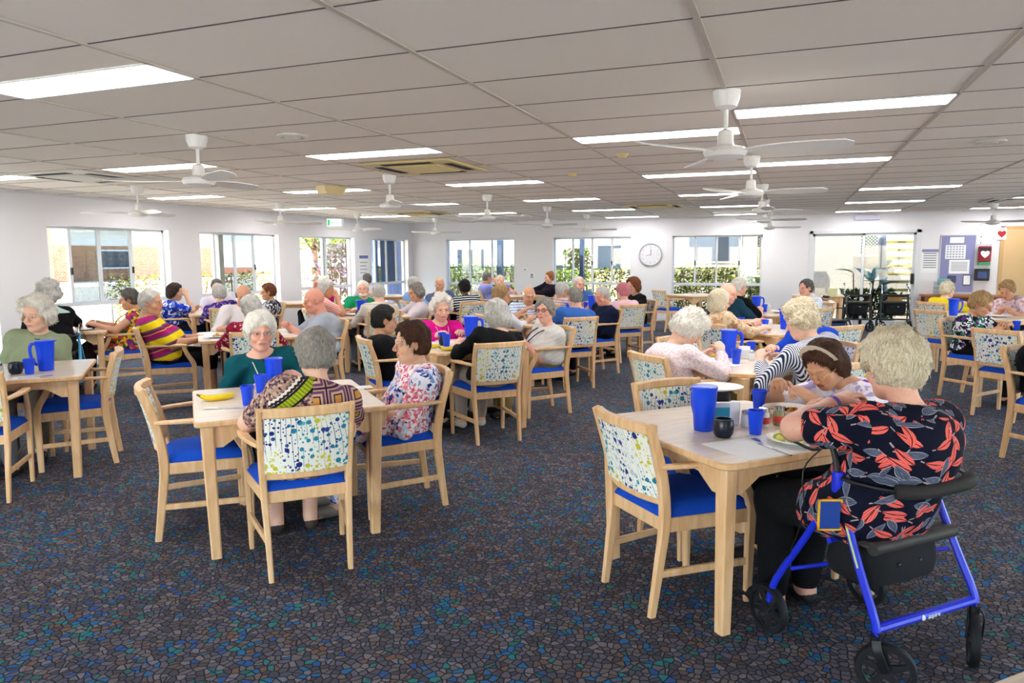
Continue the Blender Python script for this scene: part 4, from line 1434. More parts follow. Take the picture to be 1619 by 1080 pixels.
# ------------------------------------------------------------ people: a body grown as one surface from a distance field
def V(*a):
    return np.array(a, dtype=float)
def unit(v):
    n = np.linalg.norm(v)
    return v / n if n > 1e-9 else v
def axis_pts(lo, hi, coarse, fine):
    """grid coordinates with finer steps inside the intervals of fine: (a, b, step)"""
    pts = [lo]
    while pts[-1] < hi:
        p = pts[-1]
        st = coarse
        for a, b, f in fine:
            if a - coarse < p < b and f < st:
                st = f
        pts.append(p + st)
    return np.array(pts, dtype=np.float32)
class Field:
    def __init__(s, lo, hi, coarse, fines):
        """fines: list of (lo3, hi3, step)"""
        s.ax = [axis_pts(lo[i], hi[i], coarse, [(f[0][i], f[1][i], f[2]) for f in fines]) for i in range(3)]
        s.F = np.full([len(a) for a in s.ax], .2, dtype=np.float32)
        s.c = coarse
    def sub(s, lo, hi):
        sl = []
        for i in range(3):
            a = max(0, int(np.searchsorted(s.ax[i], lo[i])) - 1)
            b = min(len(s.ax[i]), int(np.searchsorted(s.ax[i], hi[i])) + 1)
            if b - a < 1:
                return None, None
            sl.append(slice(a, b))
        g = np.meshgrid(*[s.ax[i][sl[i]] for i in range(3)], indexing='ij', sparse=True)
        return tuple(sl), g
    def comb(s, fn, lo, hi, k, op):
        pad = max(k, 2.2 * s.c)
        sl, g = s.sub([v - pad for v in lo], [v + pad for v in hi])
        if sl is None or any(x.size == 0 for x in g):
            return
        d = fn(*g).astype(np.float32)
        A = s.F[sl]
        if op == 'u':
            h = np.maximum(k - np.abs(A - d), 0) / max(k, 1e-6)
            s.F[sl] = np.minimum(A, d) - h * h * k * .25
        else:
            d = -d
            h = np.maximum(k - np.abs(A - d), 0) / max(k, 1e-6)
            s.F[sl] = np.maximum(A, d) + h * h * k * .25
    def cap(s, a, b, r1, r2, k=.02, op='u', off=0.0):
        a, b = np.asarray(a, float), np.asarray(b, float)
        r1 += off; r2 += off
        ba = b - a
        L2 = max(float(ba @ ba), 1e-9)
        def fn(x, y, z):
            px, py, pz = x - a[0], y - a[1], z - a[2]
            t = np.clip((px * ba[0] + py * ba[1] + pz * ba[2]) / L2, 0, 1)
            return np.sqrt((px - t * ba[0]) ** 2 + (py - t * ba[1]) ** 2 + (pz - t * ba[2]) ** 2) - (r1 + (r2 - r1) * t)
        R = max(r1, r2)
        s.comb(fn, np.minimum(a, b) - R, np.maximum(a, b) + R, k, op)
    def ell(s, c, r, k=.02, R=None, op='u', off=0.0):
        c = np.asarray(c, float)
        r = np.asarray(r, float) + off
        Rm = np.eye(3) if R is None else np.asarray(R)
        ext = np.sqrt(((Rm * r[None, :]) ** 2).sum(1))
        def fn(x, y, z):
            px, py, pz = x - c[0], y - c[1], z - c[2]
            q = [(px * Rm[0, i] + py * Rm[1, i] + pz * Rm[2, i]) for i in range(3)]
            k0 = np.sqrt(sum((q[i] / r[i]) ** 2 for i in range(3)))
            k1 = np.sqrt(sum((q[i] / r[i] ** 2) ** 2 for i in range(3))) + 1e-6
            return k0 * (k0 - 1) / k1
        s.comb(fn, c - ext, c + ext, k, op)
    def cut(s, fn, k=.004):
        """keep where fn < 0"""
        g = np.meshgrid(*s.ax, indexing='ij', sparse=True)
        d = fn(*g)
        A = s.F
        h = np.maximum(k - np.abs(A - d), 0) / k
        s.F = (np.maximum(A, d) + h * h * k * .25).astype(np.float32)
    def mesh(s):
        F = s.F
        F[0] = F[-1] = .1; F[:, 0] = F[:, -1] = .1; F[:, :, 0] = F[:, :, -1] = .1
        X, Y, Z = s.ax
        I = F < 0
        c = I[:-1, :-1, :-1].astype(np.int8)
        tot = np.zeros(c.shape, np.int8)
        for dx in (0, 1):
            for dy in (0, 1):
                for dz in (0, 1):
                    tot += I[dx:I.shape[0] - 1 + dx, dy:I.shape[1] - 1 + dy, dz:I.shape[2] - 1 + dz]
        act = (tot > 0) & (tot < 8)
        idx = np.argwhere(act)
        n = len(idx)
        num = np.full(act.shape, -1, np.int32)
        num[act] = np.arange(n)
        P = np.zeros((n, 3)); C = np.zeros(n)
        ci, cj, ck = idx.T
        cx = [X, Y, Z]
        for axis in range(3):
            o1, o2 = [a for a in range(3) if a != axis]
            for u in (0, 1):
                for v in (0, 1):
                    p0 = [ci.copy(), cj.copy(), ck.copy()]
                    p0[o1] = p0[o1] + u; p0[o2] = p0[o2] + v
                    p1 = [q.copy() for q in p0]; p1[axis] = p1[axis] + 1
                    f0 = F[tuple(p0)]; f1 = F[tuple(p1)]
                    m = (f0 < 0) != (f1 < 0)
                    t = np.where(m, f0 / np.where(m, f0 - f1, 1), 0)
                    for a in range(3):
                        A0 = cx[a][p0[a]]; A1 = cx[a][p1[a]]
                        P[:, a] += np.where(m, A0 + (A1 - A0) * t, 0)
                    C += m
        P /= C[:, None]
        quads = []
        for axis in range(3):
            o1, o2 = (axis + 1) % 3, (axis + 2) % 3
            s0 = [slice(1, -1)] * 3; s1 = [slice(1, -1)] * 3
            s0[axis] = slice(0, -1); s1[axis] = slice(1, None)
            a, b = I[tuple(s0)], I[tuple(s1)]
            for sign in (0, 1):
                e = np.argwhere((a & ~b) if sign == 0 else (~a & b))
                if len(e) == 0:
                    continue
                base = e.copy()
                base[:, o1] += 1; base[:, o2] += 1
                def cell(d1, d2):
                    q = base.copy(); q[:, o1] += d1; q[:, o2] += d2
                    return num[q[:, 0], q[:, 1], q[:, 2]]
                q = np.stack([cell(-1, -1), cell(0, -1), cell(0, 0), cell(-1, 0)], 1)
                if sign == 1:
                    q = q[:, ::-1]
                quads.append(q)
        Q = np.concatenate(quads)
        Q = Q[(Q >= 0).all(1)]
        return P, Q
def np_mesh(name, P, Q, cols=None):
    me = bpy.data.meshes.new(name)
    me.vertices.add(len(P)); me.vertices.foreach_set('co', P.astype(np.float32).ravel())
    me.loops.add(len(Q) * 4); me.loops.foreach_set('vertex_index', Q.astype(np.int32).ravel())
    me.polygons.add(len(Q)); me.polygons.foreach_set('loop_start', np.arange(0, len(Q) * 4, 4, dtype=np.int32))
    me.polygons.foreach_set('use_smooth', np.ones(len(Q), bool))
    me.update(calc_edges=True)
    if cols is not None:
        at = me.color_attributes.new('Col', 'FLOAT_COLOR', 'POINT')
        at.data.foreach_set('color', np.concatenate([cols, np.ones((len(cols), 1))], 1).astype(np.float32).ravel())
    return me

def M_skin():
    k = NT('skin', .5, .35)
    a = k.n('VertexColor'); a.layer_name = 'Col'
    n = k.noise(k.obj(), 55, 3)
    n2 = k.noise(k.obj(), 14, 2)
    c = k.mix(k.math('MULTIPLY', n, .22), a.outputs[0], 'b5674c')
    c = k.mix(k.math('MULTIPLY', k.math('GREATER_THAN', k.noise(k.obj(), 90, 1), .68), .18), c, '8a5236')
    k.color(c)
    k.b.inputs['Subsurface Weight'].default_value = .08
    k.b.inputs['Subsurface Radius'].default_value = (.012, .005, .003)
    k.bump(k.math('ADD', k.noise(k.scaled(k.obj(), (60, 60, 160)), 1, 3), k.math('MULTIPLY', n2, .6)), .25, .003)
    return k.m
SKIN = M_skin()
def M_hair(name, a, b):
    if name in MATS:
        return MATS[name]
    k = NT(name, .55, .3)
    w = k.scaled(k.obj(), (150, 90, 26))
    n = k.noise(w, 1, 3, 1.5)
    n2 = k.noise(k.obj(), 26, 3, 1.0)
    k.color(k.ramp(k.math('ADD', k.math('MULTIPLY', n, .6), k.math('MULTIPLY', n2, .4)), [(.34, b), (.58, a)]))
    ri = k.n('NewGeometry').outputs['Random Per Island']
    k.color(k.mix(k.math('MULTIPLY', ri, .75), k.b.inputs['Base Color'].links[0].from_socket, b))
    k.bump(k.math('ADD', n, k.math('MULTIPLY', n2, 1.4)), .8, .006)
    MATS[name] = k.m
    return k.m
HAIRS = dict(white=('faf6f0', 'd9d0c6'), cream=('f5ebd8', 'cdbb9c'), grey=('b3aca6', '7c756f'), dgrey=('77726f', '3f3b3a'), silver=('e6e2de', 'aaa5a0'),
             brown=('5a3018', '2a140a'), black=('23201f', '0d0c0c'), auburn=('8f5328', '552a12'), red=('b06a34', '6e3a18'), pink=('e59aa6', 'c9707f'),
             blond=('c9a77a', '8c6a42'), dbrown=('3f2a20', '1c120d'))
def hairmat(c):
    return M_hair('hair ' + c, *HAIRS[c])

SK = dict(pale=(.80, .50, .38), pink=(.76, .42, .32), tan=(.58, .31, .19), red=(.72, .33, .24), dark=(.11, .055, .035), olive=(.66, .41, .28))

def bend_arm(S, Wt, l1, l2, pole):
    d = Wt - S
    L = np.linalg.norm(d)
    if L > (l1 + l2) * .985:
        Wt = S + d / L * (l1 + l2) * .985
        d = Wt - S; L = np.linalg.norm(d)
    a = (l1 * l1 - l2 * l2 + L * L) / (2 * L)
    h = math.sqrt(max(l1 * l1 - a * a, 1e-6))
    u = d / L
    p = pole - u * (pole @ u)
    return S + u * a + unit(p) * h, Wt

def add_locks(P, Q, n, st, w, seed):
    """fine locks of hair laid over the hair surface, in the head's own frame"""
    r = np.random.RandomState(seed)
    A, B, C = P[Q[:, 0]], P[Q[:, 1]], P[Q[:, 2]]
    fn = np.cross(B - A, C - A)
    fn /= np.linalg.norm(fn, axis=1)[:, None] + 1e-12
    cen = P[Q].mean(1)
    out = ((cen - np.array([0, -.02, .02])) * fn).sum(1) > .01
    ids = np.nonzero(out)[0]
    ids = ids[r.randint(0, len(ids), n)]
    p, nn = cen[ids], fn[ids]
    crown = np.array([.015, -.045, .12])
    t = p - crown
    t[:, 2] -= .03
    t += r.normal(0, .028 if st != 'curly' else .12, t.shape)
    t -= nn * (t * nn).sum(1)[:, None]
    t /= np.linalg.norm(t, axis=1)[:, None] + 1e-9
    s = np.cross(t, nn)
    L = r.uniform(.022, .042, n) * (1.3 if n > 2000 else 1) * (1.25 if st == 'bob' else 1)
    if st == 'curly':
        L *= .75
    V_, F_ = [], []
    K = 5
    for k in range(K):
        u = k / (K - 1)
        bend = (.0045 if st != 'curly' else .010) * math.sin(PI * u) if st == 'curly' else .0022 * (1 - (2 * u - 1) ** 2)
        sw = r.normal(0, .0022, n) * u if k else 0
        c = p + t * (L * (u - .5))[:, None] + nn * (bend - .0014 * (abs(2 * u - 1)) ** 2 * (L / .03) ** 2 + .0008)[:, None] + s * (np.zeros(n) + sw)[:, None]
        ww = w * (.25 + math.sin(PI * (.12 + .76 * u)))
        V_.append(c + s * ww * .5 - nn * .0004); V_.append(c + nn * .0011); V_.append(c - s * ww * .5 - nn * .0004)
    VV = np.stack(V_, 1).reshape(-1, 3)
    base = len(P) + np.arange(n)[:, None] * (3 * K)
    q = []
    for k in range(K - 1):
        for j in (0, 1):
            q.append(np.concatenate([base + 3 * k + j, base + 3 * k + j + 1, base + 3 * k + j + 4, base + 3 * k + j + 3], 1))
    return np.concatenate([P, VV]), np.concatenate([Q] + q)

def head_frame(yaw, pitch, roll):
    """columns: right, front, up of the head"""
    cy, sy = math.cos(yaw), math.sin(yaw)
    Rz = np.array([[cy, -sy, 0], [sy, cy, 0], [0, 0, 1]])
    cp, sp = math.cos(-pitch), math.sin(-pitch)
    Rx = np.array([[1, 0, 0], [0, cp, -sp], [0, sp, cp]])
    cr, sr = math.cos(roll), math.sin(roll)
    Ry = np.array([[cr, 0, sr], [0, 1, 0], [-sr, 0, cr]])
    return Rz @ Rx @ Ry

POSES = {  # wrist targets (x, y, z) right then left, in the sitter's frame, and elbow spread
    'table': ((.15, .27, .775), (-.15, .27, .775), .8),
    'eat': ((.07, .23, .86), (-.13, .28, .775), .9),
    'cross': ((.02, .25, .775), (-.07, .24, .78), 1.0),
    'clasp': ((.05, .28, .80), (-.04, .28, .80), .9),
    'lap': ((.09, .17, .625), (-.09, .17, .625), .5),
    'chin': ((.06, .12, .99), (-.12, .24, .775), .6),
    'arms': ((.235, .08, .70), (-.235, .08, .70), .6),
    'reach': ((.2, .42, .79), (-.15, .27, .775), .7),
}
def hand(F, Wp, d, n, side, curl=.5, grip=False, r=.0088, off=0):
    """d: forearm direction, n: palm normal; side +1 right hand"""
    d = unit(d)
    n = unit(n - d * (n @ d))
    s = np.cross(d, n) * side         # towards the thumb
    pc = Wp + d * .045
    Rm = np.stack([s, d, n], 1)
    F.ell(pc, (.038, .05, .017), .014, Rm, off=off)
    for i, (o, L) in enumerate(((.026, .070), (.009, .078), (-.009, .072), (-.025, .056))):
        b = Wp + d * (.078 - abs(o) * .15) + s * o
        c1 = curl * (1.0 + .12 * i)
        d1 = d * math.cos(c1) + n * math.sin(c1)
        d2 = d * math.cos(c1 * 2.1) + n * math.sin(c1 * 2.1)
        d3 = d * math.cos(c1 * 2.9) + n * math.sin(c1 * 2.9)
        m1 = b + d1 * L * .45 + s * o * .12
        m2 = m1 + d2 * L * .33
        m3 = m2 + d3 * L * .24
        F.cap(b - d * .02, m1, r * 1.08, r, .004, off=off)
        F.cap(m1, m2, r, r * .92, .003, off=off)
        F.cap(m2, m3, r * .92, r * .8, .003, off=off)
    tb = Wp + d * .022 + s * .024
    t1 = tb + unit(d * .62 + s * .75 + n * .25) * .038
    t2 = t1 + unit(d * .8 + s * .15 + n * (.5 + curl * .5)) * .03
    t3 = t2 + unit(d * .8 - s * .25 + n * (.5 + curl)) * .022
    F.cap(Wp + d * .012 + s * .012, tb, .017, .014, .01, off=off)
    F.cap(tb, t1, .013, .0108, .006, off=off)
    F.cap(t1, t2, .0105, .0098, .004, off=off)
    F.cap(t2, t3, .0098, .0085, .003, off=off)

def person(spec):
    g = spec.get
    x, y, a = spec['at']
    ang = math.radians(a)
    t = thing('person', spec['label'], 'person', (x, y, 0), ang)
    lod = g('lod', 0)                      # 0 far, 1 middle, 2 near
    man = g('man', False)
    gi = g('girth', 1.0) * (1.06 if man else 1.0)
    hs = g('hs', 1.0)
    hc = V(*spec['head'])                  # centre of the head, local
    hy, hp, hr = [math.radians(v) for v in g('look', (0, 0, 0))]
    HR = head_frame(hy, hp, hr)
    def H(px, py, pz):
        return hc + HR @ (V(px, py, pz) * hs)
    hz = g('hip', .525)
    H0 = V(g('hipx', 0), g('hipy', -.075), hz)
    N0 = V(*g('neck')) if g('neck') else hc + V(0, -.05 - .075 * math.sin(hp), -.152 + .045 * math.sin(hp)) * hs
    up = unit(N0 - H0)
    side = unit(np.cross(V(0, 1, 0), up)) * 1.0
    side = V(1, 0, -up[0] / max(up[2], .3)); side = unit(side)
    fr = np.cross(up, side) * 1.0
    if fr[1] < 0:
        fr = -fr
    tw = math.radians(g('twist', 0))
    s2 = side * math.cos(tw) + fr * math.sin(tw); f2 = -side * math.sin(tw) + fr * math.cos(tw)
    TR = np.stack([side, fr, up], 1)
    TR2 = np.stack([s2, f2, up], 1)
    L = np.linalg.norm(N0 - H0)
    back = g('hunch', .03)
    Mid = H0 + (N0 - H0) * .36 - fr * back * .6 + fr * .01
    Ch = H0 + (N0 - H0) * .70 - fr * back
    sw = g('shoulder', .178 if man else .158)
    SH = {q: N0 - up * g('drop', .052) + s2 * (q * sw) + f2 * g('shfwd', .01) for q in (1, -1)}
    l1, l2 = (.285, .255) if man else (.265, .235)
    pr, pl, spread = POSES[g('pose', 'table')]
    pr, pl = V(*g('rh', pr)), V(*g('lh', pl))
    EL, WR = {}, {}
    for q, tgt in ((1, pr), (-1, pl)):
        pole = V(q * spread, -.35, -.8) if g('pose') != 'chin' or q < 0 else V(q * .3, .3, -1)
        if g('rpole') and q > 0:
            pole = V(*g('rpole'))
        if g('lpole') and q < 0:
            pole = V(*g('lpole'))
        EL[q], WR[q] = bend_arm(SH[q], tgt, l1, l2, pole)
    kz = g('kneez', .50)
    ky = g('kneey', .36)
    HJ = {q: H0 + V(q * .085, .0, -.01) for q in (1, -1)}
    KN = {q: V(q * g('kneex', .11) + H0[0] * .5, ky, kz) for q in (1, -1)}
    AN = {q: V(q * .09, ky + g('anky', .02), .085) for q in (1, -1)}
    fa = {1: .25, -1: -.25}

    step = {0: .019, 1: .0135, 2: .0095}[lod]
    hstep = {0: .0095, 1: .0062, 2: .0036}[lod]
    nstep = {0: .010, 1: .0062, 2: .0045}[lod]
    pts = np.array([H0, N0, hc] + list(SH.values()) + list(EL.values()) + list(WR.values()) + list(KN.values()) + list(AN.values()))
    lo, hi = pts.min(0) - .22, pts.max(0) + .2
    lo[2] = 0.0
    hi[2] = hc[2] + .2
    fines = [(hc - V(.1, .115, .125) * hs * 1.05, hc + V(.1, .13, .12) * hs, hstep)]
    for q in (1, -1):
        d = unit(WR[q] - EL[q])
        c = WR[q] + d * .07
        fines.append((c - .085, c + .085, nstep))
    F = Field(lo, hi, step, fines)

    # ---- torso primitives, used by the skin and again, thicker, by the clothes
    def torso(F, off=0, k=.06, low=True):
        if low:
            F.ell(H0 + V(0, .0, .02), (.172 * gi, .135 * gi, .115), k, off=off)
        F.ell(Mid + fr * .022 * gi, (.152 * gi, .125 * gi ** 1.35, L * .36), k, TR, off=off)
        F.ell(Ch, (.158 * gi ** .7, .108 * gi ** .8, L * .38), k, TR2, off=off)
        if not man:
            for q in (1, -1):
                F.ell(Ch + f2 * .065 * gi + s2 * q * .066 - up * .035 * (1 + g('sag', 1)), (.062 * gi, .058 * gi, .06), .035, TR2, off=off)
        if g('belly'):
            F.ell(Mid + fr * (.05 + .03 * g('belly')) - up * .03, (.14 * gi, .10 + .05 * g('belly'), L * .3), .05, TR, off=off)
        for q in (1, -1):
            F.cap(N0 - up * .02 + s2 * q * .03, SH[q] + up * .005, .046, .05, .035, off=off)
            F.ell(SH[q], (.056, .056, .056), .03, off=off)
            F.cap(SH[q], Ch + s2 * q * .11 * gi ** .7 - up * .03, .055, .06, .04, off=off)
    aw = g('arm', 1.0) * (1.08 if man else 1.0)
    def arms(F, off=0, frac=2.0, k=.022):
        for q in (1, -1):
            S, E, Wq = SH[q], EL[q], WR[q]
            if frac >= 1:
                F.cap(S, E, .051 * aw, .040 * aw, k, off=off)
                tf = min(1, frac - 1)
                if tf > 0:
                    e2 = E + (Wq - E) * tf
                    F.cap(E, e2, .041 * aw, (.041 - .015 * tf) * aw, k, off=off)
            else:
                F.cap(S, S + (E - S) * frac, .051 * aw, (.051 - .011 * frac) * aw, k, off=off)
    lg = g('leg', 1.0) * gi ** .5
    def legs(F, off=0, low=1.0, k=.03):
        for q in (1, -1):
            F.cap(HJ[q], KN[q], .088 * lg, .060 * lg, k, off=off)
            if low > 0:
                e = KN[q] + (AN[q] - KN[q]) * low
                F.cap(KN[q], e, .058 * lg, (.058 - .020 * low) * lg, k, off=off)
    torso(F); arms(F); legs(F)
    for q in (1, -1):
        F.cap(EL[q], EL[q] + (WR[q] - EL[q]) * .35, .041 * aw, .043 * aw, .02)
        F.cap(AN[q] - V(0, .02, .03), AN[q] + V(q * .03, .12, -.055), .036, .026, .02)
    # neck and head
    nb = hc + HR @ V(0, -.035, -.07) * hs
    F.cap(N0 - up * .015, nb, .056 * hs * (1.1 if man else .92), .052 * hs * (1.1 if man else .90), .035)
    hw = g('facew', 1.0)
    F.ell(H(0, -.012, .030), V(.075, .094, .088) * hs, .02, HR)
    F.ell(H(0, .018, -.040), V(.058 * hw, .066, .072) * hs, .03, HR)
    F.ell(H(0, .052, -.088), V(.028 * hw, .026, .020) * hs, .03, HR)
    F.cap(H(-.048 * hw, .0, -.066), H(-.012, .05, -.092), .016 * hs, .014 * hs, .03)
    F.cap(H(.048 * hw, .0, -.066), H(.012, .05, -.092), .016 * hs, .014 * hs, .03)
    for q in (1, -1):
        F.ell(H(q * .038, .052, -.032), V(.025, .024, .022) * hs, .02, HR)
        F.ell(H(q * .031, .091, .006), V(.017, .014, .011) * hs, .012, HR, 's')
        F.ell(H(q * .031, .0735, .006), V(.0145, .0125, .0125) * hs, .003, HR)
        F.cap(H(q * .012, .084, .024), H(q * .047, .074, .026), .0085 * hs, .006 * hs, .012)
        # ear
        Er = HR @ head_frame(q * -.35, 0, 0)
        F.ell(H(q * .077, -.008, -.004), V(.008, .019, .032) * hs, .006, Er)
        F.ell(H(q * .083, .002, .002), V(.006, .010, .017) * hs, .005, Er, 's')
        F.ell(H(q * .009, .098, -.029), V(.008, .009, .0075) * hs, .006, HR)
    F.cap(H(0, .083, .016), H(0, .108, -.022), .0068 * hs, .0105 * hs, .01)
    F.ell(H(0, .076, -.060), V(.026, .014, .016) * hs, .014, HR)
    F.cap(H(-.018, .083, -.054), H(.018, .083, -.054), .005 * hs, .005 * hs, .006)
    F.cap(H(-.016, .083, -.0655), H(.016, .083, -.0655), .0055 * hs, .0055 * hs, .006)
    F.cap(H(-.022, .094, -.0598), H(.022, .094, -.0598), .0035 * hs, .0035 * hs, .003, 's')
    curl = g('curl', .55)
    hn = {}
    for q in (1, -1):
        d = unit(WR[q] - EL[q])
        n = V(-q * .55, 0, -1) if g('pose') != 'chin' or q < 0 else V(-.9, -.2, .1)
        if g('rn') and q > 0: n = V(*g('rn'))
        if g('ln') and q < 0: n = V(*g('ln'))
        F.cap(WR[q] - d * .03, WR[q] + d * .012, .026 * aw, .024, .012)
        dh = unit(d + V(0, 0, g('wristup', 0)))
        hand(F, WR[q], dh, n, q, curl if q > 0 else g('curll', curl), r=.0088 if lod else .0095)
        hn[q] = (d, n)
    P, Q = F.mesh()
    # skin tones that stay with the body: lips, brows, eyes, nails
    base = np.array(SK[g('skin', 'pale')])
    col = np.tile(base, (len(P), 1))
    q3 = ((P - hc) @ HR) / hs
    def paint(mask, c, f=1.0):
        col[mask] = col[mask] * (1 - f) + np.array(c) * f
    X3, Y3, Z3 = q3.T
    near = (np.abs(X3) < .1) & (np.abs(Z3) < .13) & (np.abs(Y3) < .14)
    red = base * np.array([1.0, .72, .68])
    paint(near & (np.hypot(X3 / .05, (Z3 + .03) / .03) < 1.2) & (Y3 > .06) & (np.abs(X3) > .02), red, .45)
    paint(near & (Y3 > .093) & (Z3 < 0) & (Z3 > -.04), red, .45)
    paint(near & (np.abs(X3) > .074) & (np.abs(Z3) < .04), red, .5)
    paint(near & (np.hypot(X3 / .024, (Z3 + .0598) / .0105) < 1) & (Y3 > .07), g('lips', tuple(base * np.array([.82, .42, .42]))), .85)
    paint(near & (np.hypot(X3 / .021, (Z3 + .0598) / .0025) < 1) & (Y3 > .07), base * .25, .9)
    hc_col = g('brow', None)
    for q in (1, -1):
        paint(near & (np.hypot((X3 - q * .030) / .020, (Z3 - .027 - .004 * q * 0) / .0042) < 1) & (Y3 > .05), base * (.45 if hc_col is None else hc_col), .6)
        e = near & (Y3 > .06)
        if g('closed') or hp > .35:
            paint(e & (np.hypot((X3 - q * .031) / .0135, (Z3 - .001) / .0025) < 1), base * .3, .85)
        else:
            paint(e & (np.hypot((X3 - q * .031) / .0145, (Z3 - .006) / .0072) < 1), base * .32, .8)
            paint(e & (np.hypot((X3 - q * .031) / .0125, (Z3 - .0055) / .0052) < 1), (.72, .68, .64), .95)
            paint(e & (np.hypot((X3 - q * .031 - g('gaze', 0) * .004) / .0058, (Z3 - .0055) / .0058) < 1), (.05, .045, .05), .95)
        paint(near & (np.hypot((X3 - q * .0075), (Z3 + .0365)) < .004) & (Y3 > .085), base * .3, .8)
    if lod == 2:
        for q in (1, -1):
            d, n = hn[q]
    me = np_mesh('body', P, Q, col)
    body = link('body', me, SKIN, t)

    # ---- clothes
    sh = g('shirt')
    if sh:
        off = g('loose', .011)
        slf = g('sleeve', 2.0)
        F2 = Field(lo - .02, hi - V(0, 0, .05), step * (.95 if lod == 2 else 1.0), [] if lod < 2 else [])
        torso(F2, off, .06)
        arms(F2, off + (.004 if slf < 1.2 else .001), slf)
        if slf < 1.2 and slf > 0.05:
            for q in (1, -1):      # a short sleeve stands off the arm
                e = SH[q] + (EL[q] - SH[q]) * slf
                F2.cap(SH[q] + (EL[q] - SH[q]) * slf * .5, e, .062 * aw, .066 * aw, .02)
        if g('hem', 0) > 0:        # long top or skirt over the thighs
            for q in (1, -1):
                e = HJ[q] + (KN[q] - HJ[q]) * g('hem')
                F2.cap(HJ[q], e, .092 * lg + off, (.092 - .028 * g('hem')) * lg + off, .06)
            e = (HJ[1] + HJ[-1]) / 2 + ((KN[1] + KN[-1]) - (HJ[1] + HJ[-1])) / 2 * g('hem')
            F2.cap((HJ[1] + HJ[-1]) / 2, e, .085 * lg, .06 * lg, .06)
        # neckline
        nk = g('nk', (.058, .0))
        F2.ell(N0 + up * (.052 - nk[1] * .3) + f2 * (.022 + nk[1] * .5), V(nk[0] + .012, nk[0] + .008 + nk[1], .052 + nk[1]), .012, TR2, 's')
        if g('collar'):
            for q in (1, -1):
                F2.cap(N0 + up * .032 - f2 * .045, N0 + up * .02 + s2 * q * .058 - f2 * .005, .014, .014, .012)
                F2.cap(N0 + up * .02 + s2 * q * .058 - f2 * .005, N0 - up * .03 + s2 * q * .028 + f2 * .072, .014, .011, .012)
        if lod:                    # folds
            ph = rng.uniform(0, 6)
            A = .0035
            X_, Y_, Z_ = np.meshgrid(*F2.ax, indexing='ij', sparse=True)
            F2.F += (A * np.sin(38 * Z_ + 14 * X_ + 9 * Y_ + ph + 2.2 * np.sin(17 * X_ + 11 * Z_)) * (np.abs(F2.F) < .05)).astype(np.float32)
        P, Q = F2.mesh()
        link(g('topname', 'shirt'), np_mesh(g('topname', 'shirt'), P, Q), sh, t)
    tr = g('trousers')
    if tr:
        F3 = Field(lo - .02, V(hi[0], hi[1], hz + .2), step * 1.1, [])
        F3.ell(H0 + V(0, 0, .0), (.170 * gi, .135 * gi, .10), .05, off=.006)
        legs(F3, g('tloose', .010), g('tlen', .93))
        if g('skirt'):
            e = (KN[1] + KN[-1]) / 2
            F3.cap((HJ[1] + HJ[-1]) / 2, e, .09 * lg, .075 * lg, .07)
            F3.cap(e, e - V(0, .0, .13), .08 * lg, .075 * lg, .06)
        P, Q = F3.mesh()
        link('skirt' if g('skirt') else 'trousers', np_mesh('trousers', P, Q), tr, t)
    for q in (1, -1):
        F4 = Field(AN[q] - V(.09, .1, .1), AN[q] + V(.1, .25, .06), .011, [])
        F4.cap(AN[q] + V(0, -.025, -.045), AN[q] + V(q * .012, .06, -.045), .038, .036, .02)
        F4.cap(AN[q] + V(q * .012, .06, -.045), AN[q] + V(q * .03, .15, -.05), .038, .030, .02)
        F4.cut(lambda X_, Y_, Z_: (AN[q][2] - .081) - Z_)
        F4.cut(lambda X_, Y_, Z_: Z_ - (AN[q][2] - .012))
        P, Q = F4.mesh()
        link('shoe', np_mesh('shoe', P, Q), plain('shoe ' + g('shoe', '1a1a1c'), g('shoe', '1a1a1c'), .6), t)

    # ---- hair
    hcol = g('hair', 'white')
    st = g('style', 'short')
    if st != 'none':
        hst = {0: .0085, 1: .0058, 2: .0042}[lod]
        G = Field(V(-.16, -.19, -.2), V(.16, .14, .19), hst, [])
        th = g('thick', .014)
        if st == 'bald':
            G.ell((0, -.014, .008), (.078 + th * .5, .094 + th * .5, .060), .01)
            G.cut(lambda X_, Y_, Z_: np.maximum(Z_ - .042 - .0 * X_, Y_ - .028 + .0 * Z_))
            G.cut(lambda X_, Y_, Z_: -Z_ - .045)
        else:
            G.ell((0, -.016, .034), (.076 + th, .092 + th, .086 + th), .01)
            G.ell((0, -.045, -.02), (.062 + th, .052 + th, .062), .03)
            if st == 'curly':
                for sx_, sy_, sz_ in ((.06, -.03, .0), (-.06, -.03, .0), (0, -.07, .0), (.035, .03, .08), (-.035, .03, .08), (0, -.04, .1)):
                    G.ell((sx_, sy_, sz_), (.045 + th * .6,) * 3, .03)
            if st == 'bob':
                for q in (1, -1):
                    G.ell((q * .062, -.025, -.03), (.022 + th, .055 + th * .5, .075), .03)
                G.ell((0, -.06, -.05), (.065, .035 + th, .065), .03)
            if st == 'bun':
                G.ell((0, -.075, .1), (.042, .042, .04), .012)
            fr_ = g('fringe', 0.0)     # + covers more of the forehead
            y0, z0 = .062 + fr_ * .5, .078 - fr_
            def face(X_, Y_, Z_):
                nrm = 1 / math.hypot(.095, .06)
                d1 = ((Y_ - y0) * .095 - (Z_ - z0) * .06) * nrm
                return d1 - .012 * (np.abs(X_) / .07) ** 2 + .004 * np.sin(70 * X_ + 3) + .004 * np.sin(90 * Z_ + 40 * X_)
            G.cut(face, .006)
            if st == 'short' and th < .03:
                for q in (1, -1):
                    G.ell((q * .09, .004, -.012), (.034, .026, .036), .01, op='s')
            bz = g('nape', {'bob': -.105, 'curly': -.075}.get(st, -.07))
            G.cut(lambda X_, Y_, Z_: bz - Z_ - (.35 if st != 'bob' else 0) * np.maximum(Y_ + .045, 0) * -1, .012)
